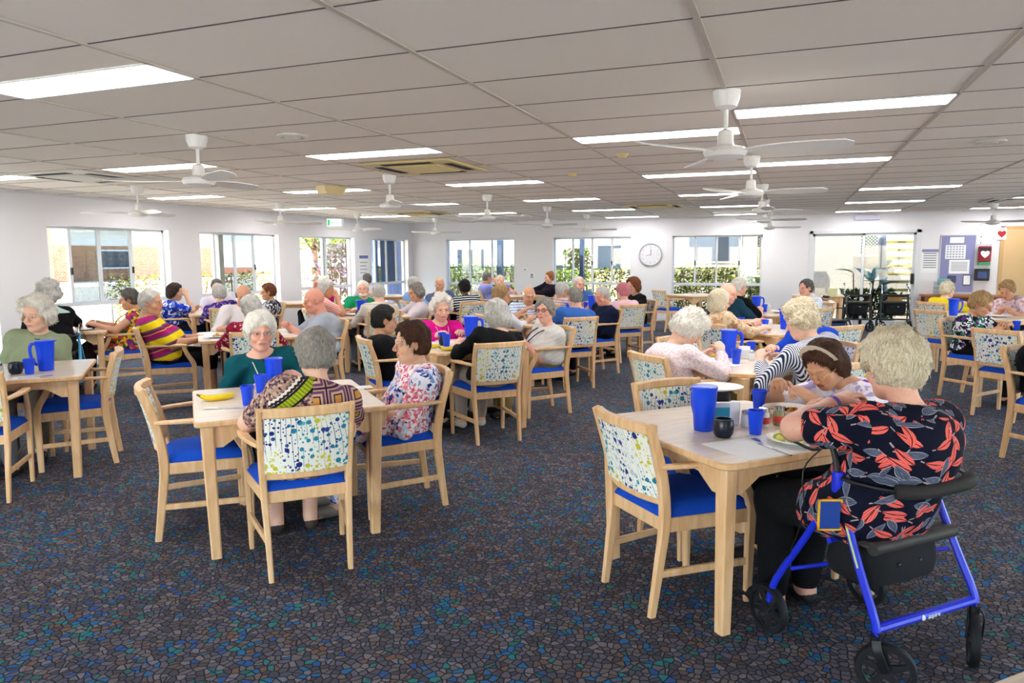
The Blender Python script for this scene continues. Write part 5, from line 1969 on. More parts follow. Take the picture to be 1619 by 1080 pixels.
        A = {'curly': .0075, 'bob': .003, 'short': .0036, 'bald': .002, 'bun': .003}[st] * g('frizz', 1)
        fq = {'curly': 95, 'short': 70}.get(st, 60)
        X_, Y_, Z_ = np.meshgrid(*G.ax, indexing='ij', sparse=True)
        ph = (int(abs(x * 1000)) % 97) * .13
        nz = np.sin(fq * X_ + 2 * np.sin(fq * .6 * Y_ + ph)) * np.sin(fq * .9 * Y_ + 1.5 * np.sin(fq * .5 * Z_ + ph)) + .8 * np.sin(fq * .8 * Z_ + 2 * np.sin(fq * .7 * X_ + ph) + Y_ * 30)
        if lod == 2:
            nz = nz + .5 * np.sin(fq * 2.1 * X_ + 3 * np.sin(fq * 1.3 * Z_)) * np.sin(fq * 1.9 * Z_ + 2 * np.sin(fq * Y_))
        G.F += (A * nz * (np.abs(G.F) < .06)).astype(np.float32)
        P, Q = G.mesh()
        if lod and st != 'bald':
            P, Q = add_locks(P, Q, {1: 900, 2: 3000}[lod], st, {1: .0042, 2: .0034}[lod], int(abs(x * 1000)) % 97)
        P = (P * hs) @ HR.T + hc
        link('hair', np_mesh('hair', P, Q), hairmat(hcol), t)
    if g('beard'):
        G = Field(V(-.09, -.0, -.14), V(.09, .13, -.01), .007, [])
        G.ell((0, .03, -.07), (.062, .062, .045), .01)
        G.cut(lambda X_, Y_, Z_: np.maximum(Z_ + .045 + .35 * (.09 - Y_), -Y_ + .03))
        P, Q = G.mesh()
        P = (P * hs) @ HR.T + hc
        link('beard', np_mesh('beard', P, Q), hairmat('white'), t)
    if g('glasses'):
        mb = MB()
        T_ = lambda p: tuple(H(*p))
        for q in (1, -1):
            ring = [T_((q * .033 + .021 * math.cos(u), .098 - .006 * abs(math.cos(u)) * 0, .004 + .016 * math.sin(u))) for u in [2 * PI * i / 14 for i in range(14)]]
            mb.tube(ring, g('gt', .0016), 5, closed=True)
            mb.tube([T_((q * .054, .096, .008)), T_((q * .079, .06, .008)), T_((q * .084, -.01, .004))], g('gt', .0016), 5)
        mb.tube([T_((-.012, .099, .006)), T_((.012, .099, .006))], g('gt', .0016), 5)
        gm = plain('spectacle frame ' + g('glasses'), g('glasses'), .3, .5)
        obj('glasses', mb, gm, t, smooth=60)
    if g('cord'):
        c = MB()
        for q in (1, -1):
            c.tube(smooth_pts([N0 + up * .0 - f2 * .05, N0 + s2 * q * .066 + up * .0, N0 + s2 * q * .06 + f2 * .09 * gi - up * .04, N0 + s2 * q * .045 + f2 * .15 * gi - up * .11, N0 + f2 * .178 * gi - up * .18 + s2 * q * .005], 4), g('cordr', .003), 6)
        obj('neck_cord', c, plain('cord ' + g('cord'), g('cord'), .6), t)
    if g('watch'):
        d = unit(WR[1] - EL[1]) if g('watch') > 0 else unit(WR[-1] - EL[-1])
        q = 1 if g('watch') > 0 else -1
        c = WR[q] - d * .02
        Mx = Matrix.Translation(c) @ Vector((0, 0, 1)).rotation_difference(Vector(d)).to_matrix().to_4x4()
        obj('wristband', MB().lathe([(.026 * aw, -.008), (.031 * aw, -.008), (.031 * aw, .008), (.026 * aw, .008), (.026 * aw, -.008)], 20, M=Mx), plain('band ' + g('watchc', '3b3b3f'), g('watchc', '3b3b3f'), .4), t)
    if g('headband'):
        pts = []
        for i in range(25):
            u = -1.35 + 2.7 * i / 24
            pts.append(tuple(H((.078 + th + .001) * math.sin(u), .018 + .014 * math.cos(u), .030 + (.090 + th) * math.cos(u))))
        obj('headband', MB().sweep(pts, rectprof(.034, .004, .001), up=tuple(HR[:, 1])), plain('beige headband', 'cdbfae', .8), t)
    if g('extra'):
        g('extra')(t, dict(H=H, N0=N0, s2=s2, f2=f2, up=up, WR=WR, EL=EL, SH=SH, HR=HR))
    return t
# ------------------------------------------------------------ clothes patterns
def pstripe(name, stops, period, axis=2, tilt=0.0, wob=.0):
    k = NT(name, .9, .12)
    o = k.sep(k.obj())
    c = o[axis]
    if tilt:
        c = k.math('ADD', c, k.math('MULTIPLY', o[1 if axis == 2 else 2], tilt))
    if wob:
        c = k.math('ADD', c, k.math('MULTIPLY', k.noise(k.obj(), 8, 1), wob))
    f = k.math('FRACT', k.math('DIVIDE', k.math('ADD', c, 5.0), period))
    k.color(k.ramp(f, stops, 'CONSTANT'))
    k.bump(k.noise(k.obj(), 9, 3, 1.0), .3, .03)
    return k.m
def pcheck(name, base, c1, c2, p):
    k = NT(name, .9, .12)
    o = k.sep(k.obj())
    def band(c, w, ph=0.0):
        return k.math('LESS_THAN', k.math('FRACT', k.math('DIVIDE', k.math('ADD', c, 5.0 + ph), p)), w)
    x = k.math('ADD', o[0], k.math('MULTIPLY', o[1], .9))
    c = k.mix(k.math('MULTIPLY', band(x, .45), .55), base, c1)
    c = k.mix(k.math('MULTIPLY', band(o[2], .45), .55), c, c1)
    c = k.mix(k.math('MULTIPLY', band(o[2], .12, p * .6), .7), c, c2)
    k.color(c)
    k.bump(k.noise(k.obj(), 9, 3, 1.0), .3, .03)
    return k.m
def pmosaic(name, pal, sc, dist=.03, sc2=None, pal2=None, thr=.6):
    k = NT(name, .9, .12)
    v = k.vmath('ADD', k.obj(), k.vmath('SCALE', k.noise(k.obj(), 18, 2, out=1), scale=dist))
    n = len(pal)
    r = k.sep(k.vor(v, sc).outputs['Color'])
    c = k.ramp(r[0], [(i / n, p) for i, p in enumerate(pal)], 'CONSTANT')
    if pal2:
        m = len(pal2)
        r2 = k.sep(k.vor(v, sc2).outputs['Color'])
        c2 = k.ramp(r2[1], [(i / m, p) for i, p in enumerate(pal2)], 'CONSTANT')
        c = k.mix(k.math('GREATER_THAN', k.noise(k.obj(), 6, 1), thr), c, c2)
    k.color(c)
    k.bump(k.noise(k.obj(), 9, 3, 1.0), .3, .03)
    return k.m
def pleaf():
    """navy cloth with coral and grey leaves on curved sprigs"""
    k = NT('navy leaf print', .85, .15)
    o = k.sep(k.obj())
    nn = k.sep(k.n('TexCoord').outputs['Normal'])
    top = k.math('GREATER_THAN', k.math('ABSOLUTE', nn[2]), .72)
    sd = k.math('GREATER_THAN', k.math('ABSOLUTE', nn[0]), .75)
    v0 = k.mix(sd, k.comb(o[0], o[2], 0), k.comb(o[1], o[2], 0))
    v0 = k.mix(top, v0, k.comb(o[0], o[1], 0))
    v0 = k.vmath('ADD', v0, k.vmath('SCALE', k.noise(v0, 5, 1, out=1), scale=.02))
    c = srgb('0e1024')
    for i, (sc, sh, L, Wd, thr) in enumerate(((10.0, 0.0, .44, .15, .1), (11.0, 7.7, .44, .15, .15), (10.5, 3.1, .43, .14, .2), (11.5, 5.2, .43, .14, .35))):
        vv = k.vmath('ADD', v0, (sh, sh * .5, 0))
        vo = k.vor(vv, sc, dim='2D', rnd=.75)
        d = k.vmath('SUBTRACT', k.vmath('SCALE', vv, scale=sc), vo.outputs['Position'])
        # position comes back in input units: bring both to cell units
        d = k.vmath('SCALE', k.vmath('SUBTRACT', vv, vo.outputs['Position']), scale=sc)
        cs = k.sep(vo.outputs['Color'])
        a = k.math('ADD', k.math('MULTIPLY', cs[0], 3.4), -.3 + i * .85)
        ca, sa = k.math('COSINE', a), k.math('SINE', a)
        ds = k.sep(d)
        X_ = k.math('ADD', k.math('MULTIPLY', ds[0], ca), k.math('MULTIPLY', ds[1], sa))
        Y_ = k.math('SUBTRACT', k.math('MULTIPLY', ds[1], ca), k.math('MULTIPLY', ds[0], sa))
        Y_ = k.math('ADD', Y_, k.math('MULTIPLY', k.math('MULTIPLY', X_, X_), .25))
        t = k.math('DIVIDE', X_, L)
        prof = k.math('MULTIPLY', k.math('SUBTRACT', 1.0, k.math('MULTIPLY', t, t)), k.math('ADD', Wd, k.math('MULTIPLY', t, -.05)))
        ay = k.math('ABSOLUTE', Y_)
        leaf = k.math('MULTIPLY', k.math('LESS_THAN', ay, prof), k.math('GREATER_THAN', cs[2], thr))
        vein = k.math('FRACT', k.math('MULTIPLY', k.math('ADD', k.math('MULTIPLY', ay, 1.4), k.math('MULTIPLY', X_, .25)), 11.0))
        vein = k.math('LESS_THAN', vein, .3)
        rim = k.math('GREATER_THAN', ay, k.math('MULTIPLY', prof, .86))
        coral = k.mix(vein, 'e2544c', 'f08a80')
        coral = k.mix(k.math('LESS_THAN', ay, .018), coral, '5a1722')
        grey = k.mix(vein, '4a5066', '6d7388')
        grey = k.mix(rim, grey, 'aeb2bf')
        lc = k.mix(k.math('GREATER_THAN', cs[1], .62), coral, grey)
        # the stem from the leaf into its sprig
        stem = k.math('MULTIPLY', k.math('LESS_THAN', ay, .022), k.math('MULTIPLY', k.math('GREATER_THAN', X_, L), k.math('GREATER_THAN', cs[2], thr)))
        c = k.mix(stem, c, 'b39aa0')
        c = k.mix(leaf, c, lc)
    k.color(c)
    k.bump(k.noise(k.obj(), 9, 3, 1.0), .3, .03)
    return k.m
def ppatch():
    """mauve and brown mosaic with a lime band running down from the neck"""
    k = NT('geometric patch print', .85, .15)
    o = k.sep(k.obj())
    z = k.math('SUBTRACT', o[2], .88)
    p = k.math('MULTIPLY', k.math('SUBTRACT', k.math('ADD', o[0], .0), k.math('MULTIPLY', z, 1.25)), .62)
    q = k.math('MULTIPLY', k.math('ADD', o[0], k.math('MULTIPLY', z, 1.1)), .67)
    r = k.sep(k.vor(k.obj(), 75).outputs['Color'])
    base = k.ramp(r[0], [(0, '7d5a5c'), (.25, 'a58678'), (.45, '5c3f55'), (.62, 'b59a86'), (.8, '33222e'), (.92, 'c9a890')], 'CONSTANT')
    zz = k.math('ABSOLUTE', k.math('SUBTRACT', k.math('FRACT', k.math('MULTIPLY', q, 45.0)), .5))
    pj = k.math('ADD', p, k.math('MULTIPLY', zz, .012))
    side = k.mix(k.math('LESS_THAN', k.math('FRACT', k.math('MULTIPLY', pj, 42.0)), .5), '241c22', 'd9cfc6')
    inb = k.math('LESS_THAN', k.math('ABSOLUTE', o[0]), .15)
    c = k.mix(k.math('MULTIPLY', inb, k.math('LESS_THAN', k.math('ABSOLUTE', k.math('ADD', p, .04)), .013)), base, side)
    lime = k.mix(k.math('LESS_THAN', k.math('FRACT', k.math('MULTIPLY', q, 60.0)), .3), '94a31c', '5f690f')
    c = k.mix(k.math('MULTIPLY', inb, k.math('LESS_THAN', k.math('ABSOLUTE', p), .026)), c, '1c1519')
    c = k.mix(k.math('MULTIPLY', inb, k.math('LESS_THAN', k.math('ABSOLUTE', p), .017)), c, lime)
    # square motif on the right shoulder
    ax = k.math('ABSOLUTE', k.math('SUBTRACT', k.math('FRACT', k.math('MULTIPLY', k.math('ADD', o[0], 5), 9.0)), .5))
    az = k.math('ABSOLUTE', k.math('SUBTRACT', k.math('FRACT', k.math('MULTIPLY', k.math('ADD', o[2], 5), 9.0)), .5))
    mx = k.math('MAXIMUM', ax, az)
    sq = k.ramp(k.math('MULTIPLY', mx, 2.0), [(0, 'cf8f4a'), (.3, '3a2440'), (.42, 'c9a98c'), (.6, '6a3f6a'), (.8, 'b98f86'), (.92, '2c1c30')], 'CONSTANT')
    c = k.mix(k.math('GREATER_THAN', k.math('SUBTRACT', o[0], k.math('MULTIPLY', o[1], .2)), .085), c, sq)
    k.color(c)
    return k.m

DK = cloth('black trousers', '101013', '1a1a1f')
NV = cloth('navy trousers', '16203a')
GR = cloth('grey trousers', '6d6f78')
BG = cloth('khaki trousers', 'a8905a')
TP = cloth('taupe trousers', '6f6258')
BR = cloth('brown trousers', '3a2c26')

def strapped(c, w=.012):
    return plain('lanyard ' + c, c, .6)

def floral_extra(t, k):
    H = k['H']
    m = MB().lathe([(0, -.006), (.006, 0), (0, .006)], 10, M=Matrix.Translation(H(-.082, -.002, -.035)))
    obj('earring', m, plain('pearl', 'e7e0d2', .2, .6), t)
def teal_extra(t, k):
    N0, f2, up, s2 = k['N0'], k['f2'], k['up'], k['s2']
    c = MB().tube(smooth_pts([N0 - f2 * .05 + up * .01, N0 - s2 * .055 + up * .0, N0 + f2 * .085 - up * .03, N0 + s2 * .055, N0 - f2 * .05 + up * .01], 4), .004, 6)
    obj('necklace', c, plain('dark beads', '3a2418', .4), t)
def watch_pair(t, k):
    pass

def mint_collar(t, k):
    N0, f2, up, s2 = k['N0'], k['f2'], k['up'], k['s2']
    vs, fs, n = [], [], 28
    for (r1, r2, dz, dy) in ((.075, .07, .045, 0), (.12, .10, .02, -.01), (.20, .135, -.03, -.03), (.205, .14, -.045, -.03), (.12, .10, .0, -.01)):
        for i in range(n):
            u = 2 * PI * i / n
            vs.append(N0 + s2 * r1 * math.cos(u) + f2 * (r2 * math.sin(u) + dy) + up * dz)
    for a in range(4):
        for i in range(n):
            j = (i + 1) % n
            fs.append((a * n + i, a * n + j, (a + 1) * n + j, (a + 1) * n + i))
    obj('collar', MB().add([tuple(v) for v in vs], fs), cloth('mint cloth', 'b4cdc6'), t, smooth=60)

P = []
def sit(seat, head, label, **kw):
    """seat: (x, y, facing angle)"""
    kw.update(at=seat, head=head, label=label)
    P.append(kw)
# ------------------------------------------------------------ tables
TBL = dict(
    T1=(-2.67, 3.34, 'square dining table at the left front with a bunch of bananas', .03, False),
    T2=(-.2, 3.46, 'nearest dining table at the right front with plates of food', .06, False),
    T3=(-5.18, 3.52, 'dining table at the left edge in front of the woman in sage green', .03, False),
    T4=(-2.75, 5.95, 'dining table with bananas in front of the woman in hot pink', .06, True),
    T5=(-.26, 5.65, 'dining table with clipped corners behind the nearest right table', .06, True),
    T6=(-.1, 8.3, 'dining table with clipped corners second behind the nearest right table', .06, True),
    T7=(-.2, 10.75, 'dining table between the man in black and the grey haired person in checks', .06, False),
    T9=(-2.78, 8.5, 'dining table with plates in front of the man in a blue checked shirt', .05, False),
    TB=(-5.3, 6.08, 'dining table between the striped polo man and the bald man', .05, False),
    TC=(-7.73, 5.85, 'dining table by the first left window in front of the bright floral dress', .05, False),
    TD=(-7.9, 8.58, 'dining table by the second left window beside the blue flowered blouse', .05, False),
    TE=(-5.45, 8.7, 'dining table in front of the man in the green polo shirt', .05, False),
    TF=(-8.55, 10.75, 'dining table by the left wall beside the woman in a magenta top', .05, False),
    TG=(-5.1, 10.75, 'dining table in front of the man in slate blue far back', .05, False),
    TH=(-2.65, 10.8, 'dining table with a blue jug in front of the person with pink hair', .05, False),
    TJ=(-5.35, 14.2, 'dining table with a jug beside the far left back window', .05, False),
    TR2=(2.38, 8.28, 'dining table at the right edge in front of the leaf patterned blouse', .05, False),
    TR3=(2.25, 5.78, 'dining table mostly beyond the right edge of the picture', .05, False),
    TR4=(2.4, 10.85, 'dining table with bananas at the far right behind the leaf patterned blouse', .05, False),
    TK=(-8.0, 13.3, 'dining table in the far left corner of the room', .05, False),
    TL=(-1.75, 15.3, 'bare dining table under the right back window', .05, False),
    TM=(.55, 15.9, 'dining table with paper boxes against the back wall left of the glass door', .05, False),
    T0=(.89, 1.33, 'table corner poking into the bottom right corner of the picture', .05, False))
for k, v in TBL.items():
    o = table(v[0], v[1], v[2], v[3], v[4])
    if k in ('TM',):
        o.rotation_euler = (0, 0, 0)

def seat_of(tb, side, pull=0.0, lat=0.0):
    cx, cy = TBL[tb][:2]
    nx, ny, a = {'A': (S2, -S2, 45), 'B': (S2, S2, 135), 'C': (-S2, S2, 225), 'D': (-S2, -S2, -45)}[side]
    d = .48 + .09 + pull
    r = math.radians(a)
    return (cx + nx * d + math.cos(r) * lat, cy + ny * d + math.sin(r) * lat, a)

# ------------------------------------------------------------ chairs and their sitters
def place(tb, side, chlabel, pull=.0, lat=.0, head=None, label=None, **kw):
    s = seat_of(tb, side, pull, lat)
    if chlabel:
        chair(s[0], s[1], s[2], chlabel)
    if head:
        sit(s, head, label, **kw)

place('T1', 'A', 'dining chair seen from behind under the woman in the patchwork print', 0, 0, (.09, -.01, 1.03),
      'person with short grey hair seen from behind in mauve patchwork print with a lime band', lod=2, hair='grey', style='short', thick=.018, shirt=ppatch(), sleeve=.75,
      trousers=BR, tlen=.35, hem=.5, girth=1.05, pose='table', skin='pale', look=(8, 8, 3), nk=(.055, .0), shoe='3a2d2a', nape=-.06)
place('T1', 'B', 'dining chair on the right of the left front table under the brown haired woman', .08, .03, (-.03, -.1, .99),
      'person with short brown hair in profile wearing a white blouse with pink and blue marks', lod=2, hair='brown', style='short', thick=.021, fringe=-.004, skin='olive',
      shirt=pmosaic('pink and blue brush print', ['ece9f2', 'c9d3ea', '3046a8', 'e3dfea', 'dd7f92', '7f9bd0', 'eae4ee', '26357e'], 46, .06, 70, ['e98a98', 'f2eef4', 'd85f7a', 'f4eef2'], .52),
      sleeve=1.15, loose=.016, trousers=pmosaic('pink and blue trouser print', ['ece9f2', '3046a8', 'dd7f92', 'eae4ee', '7f9bd0', 'f3eef3'], 40, .06), pose='lap', look=(4, 4, 0),
      girth=1.0, hunch=.035, hem=.35, shoe='8a8078')
place('T1', 'C', 'dining chair behind the left front table under the woman in teal', .05, 0, (.06, -.01, 1.04),
      'person with short white hair and glasses smiling in a teal jumper with a neck cord', lod=2, hair='white', style='short', thick=.022, fringe=.022, shirt=cloth('teal knit', '0e5560', '0a3e49'),
      sleeve=2, trousers=DK, pose='table', rh=(.16, .16, .70), lh=(-.14, .2, .775), look=(2, 4, 0), glasses='8d8a86', cord='ded6c4', girth=1.05, nk=(.08, .02), extra=teal_extra, skin='pink', lips=(.55, .2, .18))
place('T1', 'D', 'empty dining chair at the far left of the left front table', -.14, -.14)
place('T2', 'A', None, .22, 0, (.0, .0, 1.11),
      'person with short pale hair seen from behind in a navy top with coral leaves', lod=2, hair='cream', style='short', thick=.024, shirt=pleaf(), sleeve=.62, loose=.017, hem=.35,
      trousers=DK, girth=1.18, pose='table', rh=(.05, .27, .90), lh=(-.03, .21, .945), lpole=(-1, .1, -.35), rpole=(1, .1, -.6), look=(-14, 12, 0), nk=(.052, .0), arm=1.12, hip=.58, hipy=.03, hunch=.05,
      neck=(.02, -.07, .955), skin='pink', extra=floral_extra, frizz=1.5, nape=-.125, kneey=.42, kneez=.50, leg=1.15, watch=-1, watchc='6a4fb0', shoulder=.175, curl=.4)
place('T2', 'B', 'dining chair across the nearest right table under the woman with a headband', .05, 0, (.04, .04, .965),
      'person bending over a plate with a beige headband and glasses in a lilac flowered top', lod=2, hair='brown', style='bob', thick=.012, headband=True,
      shirt=pmosaic('lilac blossom print', ['ece4f2', 'f2ecf4', 'e6dcee', 'b9a8de', 'efe8f4'], 34, .05, 45, ['5b3fa8', 'c4378a', 'e7def0', '7d5fc0', 'f0e8f4'], .6),
      sleeve=.7, trousers=DK, girth=1.12, pose='eat', rh=(.12, .27, .86), lh=(-.1, .27, .84), look=(12, 34, 5), glasses='cfae7a', skin='tan', hunch=.06, rn=(-.2, -.1, -1), arm=1.05, neck=(0.0, -.10, .86), curl=.9)
place('T2', 'C', 'empty dining chair with its printed back to the far left of the nearest right table', -.2, -.08)
place('T2', 'D', 'empty dining chair in front, tucked at the left side of the nearest right table', -.23)
place('T3', 'C', 'dining chair under the woman in sage green', .05, 0, (-.07, -.01, 1.07),
      'person with curly white hair in a sage green cardigan sitting at the left edge', lod=1, hair='white', style='curly', thick=.03, shirt=cloth('sage knit', '98a184', '7f8a6c'), sleeve=2, trousers=TP,
      girth=1.08, pose='lap', look=(-28, 6, 0), extra=teal_extra, hs=1.06)
place('T3', 'A', 'dining chair at the left edge under the person with a blue sleeve', .03, -.1, (-.12, .01, 1.08),
      'person in a royal blue short sleeved top cut off by the left edge', lod=1, hair='grey', style='short', shirt=cloth('deep blue polo', '17379a'), sleeve=.8, trousers=GR, pose='arms', skin='tan', hipx=-.1, shoulder=.14, rh=(.13, .02, .68))
place('T3', 'B', 'empty dining chair on the right side of the table at the left edge', -.2, .06)
place('T4', 'A', 'dining chair seen from behind under the woman in the black cardigan', 0, 0, (.08, -.03, 1.03),
      'person with a silver bob seen from behind in a black cardigan', lod=2, hair='silver', style='bob', thick=.02, shirt=cloth('black knit', '101012', '1c1c20'), sleeve=1.5, trousers=cloth('pale patterned skirt', 'b9ada4', '8d8078'),
      skirt=True, girth=1.12, pose='table', look=(4, 10, -8), nk=(.075, .01), shoe='d8d2c8')
place('T4', 'B', 'dining chair on the right under the woman with glasses in a striped shirt', .25, .12, (-.03, -.06, .99),
      'person with short grey hair and dark glasses in a pale striped polo with a lanyard', lod=1, hair='grey', style='short', thick=.018, fringe=.015,
      shirt=pstripe('pale striped polo', [(0, 'd8d3cc'), (.7, 'b7b5b8'), (.78, 'e0dbd2'), (.92, 'a9b3b0')], .042, tilt=.4), sleeve=.85, trousers=BG, girth=1.3, pose='lap', rh=(.02, .16, .68), lh=(-.06, .17, .69),
      look=(38, -4, 6), glasses='4a2a34', gt=.003, cord='1c2150', cordr=.006, collar=True, watch=1, arm=1.1, skin='pink')
place('T4', 'C', 'dining chair under the woman in hot pink', .05, 0, (-.01, .0, 1.01),
      'person with fluffy white hair in a hot pink jumper behind the bananas', lod=1, hair='white', style='curly', thick=.022, shirt=cloth('hot pink knit', 'e0148f', 'b80f74'), sleeve=2, trousers=DK, pose='table',
      look=(-4, 10, 0), nk=(.07, .02), cord='e5dccf', cordr=.002, girth=.98)
place('T4', 'D', 'dining chair on the left under the dark haired person in a black vest', .05, 0, (-.02, -.09, .97),
      'person with short black hair seen from behind in a black vest with cream sleeves', lod=1, hair='black', style='short', thick=.018, shirt=cloth('black suit cloth', '121215', '1b1b1f'), sleeve=1.6,
      trousers=DK, pose='lap', look=(-8, 6, 0), skin='tan', cord='2a3a7a', cordr=.005)
place('T5', 'A', 'dining chair under the person in fine vertical stripes', .05, 0, (-.06, .07, 1.07),
      'person with curly cream hair leaning left in a navy and white pinstriped shirt', lod=1, hair='cream', style='curly', thick=.016,
      shirt=pstripe('navy and white pinstripe', [(0, 'e6e6ee'), (.5, '2a3050')], .0115, axis=0, wob=.02), sleeve=1.7, trousers=DK, pose='table', rh=(.0, .24, .79), lh=(-.22, .26, .80), look=(22, 22, 6), girth=1.12,
      hunch=.055, collar=True, lpole=(-.5, -.4, -.7), arm=1.1, hipx=.03)
place('T5', 'B', 'dining chair under the bowed person in royal blue', .05, 0, (.04, .04, 1.05),
      'person with pale pinkish hair bowed low in a royal blue top behind the pinstriped one', lod=1, hair='cream', style='short', shirt=cloth('royal blue jersey', '1a48c6', '1338a0'), sleeve=1, trousers=DK,
      pose='table', look=(0, 30, 0), girth=1.1)
place('T5', 'C', 'empty dining chair at the far left side of the second right table')
place('T5', 'D', 'dining chair seen from behind under the white haired person writing', .05, 0, (.0, .06, .985),
      'person with fluffy white hair bending down in a pale pink lace cardigan', lod=1, hair='white', style='curly', thick=.03,
      shirt=pmosaic('pale pink lace', ['e3cdd0', 'ead8d8', 'd5b8c0', 'e8d3d4'], 90, .02), sleeve=1.7, trousers=BG, pose='eat', rh=(.12, .25, .84), lh=(-.05, .28, .80), look=(-12, 42, 0), hunch=.075,
      neck=(-.02, -.06, .865), watch=1, watchc='b9bcc2', curl=.9, girth=1.05, arm=1.1)
place('T6', 'A', 'empty dining chair in front of the third right table', .05)
place('T6', 'D', 'dining chair seen from behind under the person in tan florals', .12, .1, (-.1, -.1, 1.03),
      'person with a pale bob seen from behind in a tan floral blouse', lod=1, hair='cream', style='bob', thick=.022, shirt=pmosaic('tan floral', ['c9a583', 'd9bb9a', 'b98d6a', 'e0c7a8'], 30, .05), sleeve=1.4,
      trousers=BG, pose='table', look=(-10, 8, 0), girth=1.1, nk=(.05, 0))
place('T6', 'C', 'dining chair under the balding man reaching over the third right table', .05, 0, (.11, -.04, 1.08),
      'balding person in a dark teal shirt reaching forward beside the man in black', lod=1, hair='dgrey', style='bald', man=True, shirt=cloth('dark teal shirt', '173748'), sleeve=.8, trousers=DK, pose='reach',
      lh=(-.1, .3, .78), look=(20, 14, 0), skin='pink')
place('T7', 'A', 'empty pale dining chair in front of the far table near the parked walkers')
place('T7', 'B', 'dining chair under the grey haired person in pale checks', .1, 0, (.03, .03, 1.04),
      'person with grey hair in profile in a pale blue checked shirt near the walkers', lod=1, hair='dgrey', style='short', thick=.012, shirt=pcheck('pale blue check', 'dfe2ea', 'b9c2d8', '8f9cc0', .03), sleeve=1.5,
      trousers=GR, pose='table', look=(-5, 4, 0), skin='pink')
place('T7', 'D', 'dining chair under the white haired man in black', .05, 0, (.03, .0, 1.09),
      'white haired man with glasses turned right in a black short sleeved shirt', lod=1, hair='white', style='short', man=True, shirt=cloth('black jersey', '0d0d10', '151519'), sleeve=.75, trousers=DK,
      pose='table', look=(-8, 4, 0), girth=1.15, glasses='5a5a60', skin='pink', arm=1.1, hip=.6)
place('T9', 'A', 'dining chair seen from behind under the man in a blue shirt', 0, 0, (.05, -.03, 1.04),
      'person with close cropped grey hair seen from behind in a mid blue shirt', lod=1, hair='grey', style='short', thick=.004, man=True, shirt=cloth('mid blue cotton', '3a6bb8', '2f58a0'), sleeve=1.4,
      trousers=DK, pose='table', look=(4, 6, 0), collar=True, skin='pink', girth=1.1)
place('T9', 'B', 'dining chair on the right under the man in a navy jacket', .2, .15, (-.05, -.08, 1.0),
      'person with grey hair and glasses looking down in a navy jacket with white piping', lod=1, hair='silver', style='short', thick=.004, man=True, shirt=cloth('navy jacket cloth', '10162b', '182040'), sleeve=1.85,
      trousers=DK, pose='lap', rh=(.02, .16, .70), lh=(-.06, .2, .72), look=(4, 14, 0), girth=1.3, skin='red', glasses='b9a58a', collar=True)
place('T9', 'C', 'dining chair under the man in a blue and white checked shirt', .05, 0, (-.05, .0, 1.01),
      'bald man with glasses eating in a blue and white checked shirt', lod=1, hair='white', style='bald', man=True, shirt=pcheck('blue gingham', 'e3e6ee', '5f7fae', '27406f', .034), sleeve=.85, trousers=GR, pose='eat',
      look=(-10, 16, 0), skin='tan', glasses='55504c', collar=True, rh=(.12, .22, .83))
place('T9', 'D', 'dining chair under the person with streaked blond hair', 0, 0, (-.01, -.03, 1.05),
      'person with a blond and grey bob seen from behind in a white top', lod=1, hair='blond', style='bob', thick=.018, shirt=cloth('off white cotton', 'd5d3d8', 'b9b7c0'), sleeve=1.3, trousers=DK, pose='table',
      look=(-22, 6, 0), skin='tan')
place('TB', 'A', 'dining chair seen from behind under the person in a red blouse', .05, 0, (.0, .0, 1.03),
      'person with short grey green hair seen from behind in a dark red speckled blouse', lod=1, hair='silver', style='short', thick=.02, shirt=pmosaic('red speckle', ['86142e', '98203a', '7a1028', 'd9a9b2', '8a1830', '700e24'], 60, .03),
      sleeve=1.3, trousers=DK, pose='table', look=(10, 6, 0))
place('TB', 'B', 'dining chair under the bald man in pale grey', .15, 0, (.02, .02, 1.05),
      'bald man in profile with folded hands in a pale grey short sleeved shirt', lod=1, style='none', man=True, shirt=cloth('pale grey check', 'aeb4c0', '9aa0ae'), sleeve=.85, trousers=DK, pose='clasp',
      rh=(.03, .30, .79), lh=(-.03, .30, .79), look=(2, 10, 0), girth=1.45, skin='red', hs=1.13, collar=True, arm=1.15, watch=1, brow=.8)
place('TB', 'C', 'dining chair under the person in a white sleeve behind the red blouse', .05, 0, (-.02, .0, 1.1),
      'balding man with grey sides bowed behind the person in the red blouse', lod=1, hair='dgrey', style='bald', man=True, shirt=cloth('white shirt cloth', 'dcd6d8', 'c6c0c6'), sleeve=1.2, trousers=DK, pose='table', look=(0, 22, 0), skin='tan')
place('TB', 'D', 'dining chair under the man in the yellow and magenta striped polo', .17, -.13, (.01, -.15, 1.07),
      'heavy man with grey hair leaning back in a yellow and magenta striped polo', lod=1, hair='silver', style='short', thick=.008, man=True,
      shirt=pstripe('wide rugby stripe', [(0, 'e9c51c'), (.36, '5c5366'), (.44, '9c1c66'), (.72, 'd8b31a'), (.76, '5a2a50'), (.8, '7d1a52'), (.92, '62606a')], .19, tilt=-.35, wob=.02),
      sleeve=.85, trousers=DK, tlen=.2, pose='lap', rh=(.12, .26, .69), lh=(-.05, .26, .70), look=(-24, 2, 0), girth=1.3, belly=.6, collar=True, skin='tan', hipy=-.02, hs=1.08, arm=1.1, hunch=.01)
place('TC', 'A', None, .05, 0, (-.01, .0, 1.15),
      'person with curly grey hair seen from behind in a black coat with a mint collar', lod=1, hair='silver', style='curly', thick=.022, shirt=cloth('black wool', '101013', '17171c'), sleeve=1.9, trousers=DK,
      pose='reach', look=(8, 4, 0), girth=1.3, hem=.8, hip=.6, hs=1.05, extra=mint_collar)
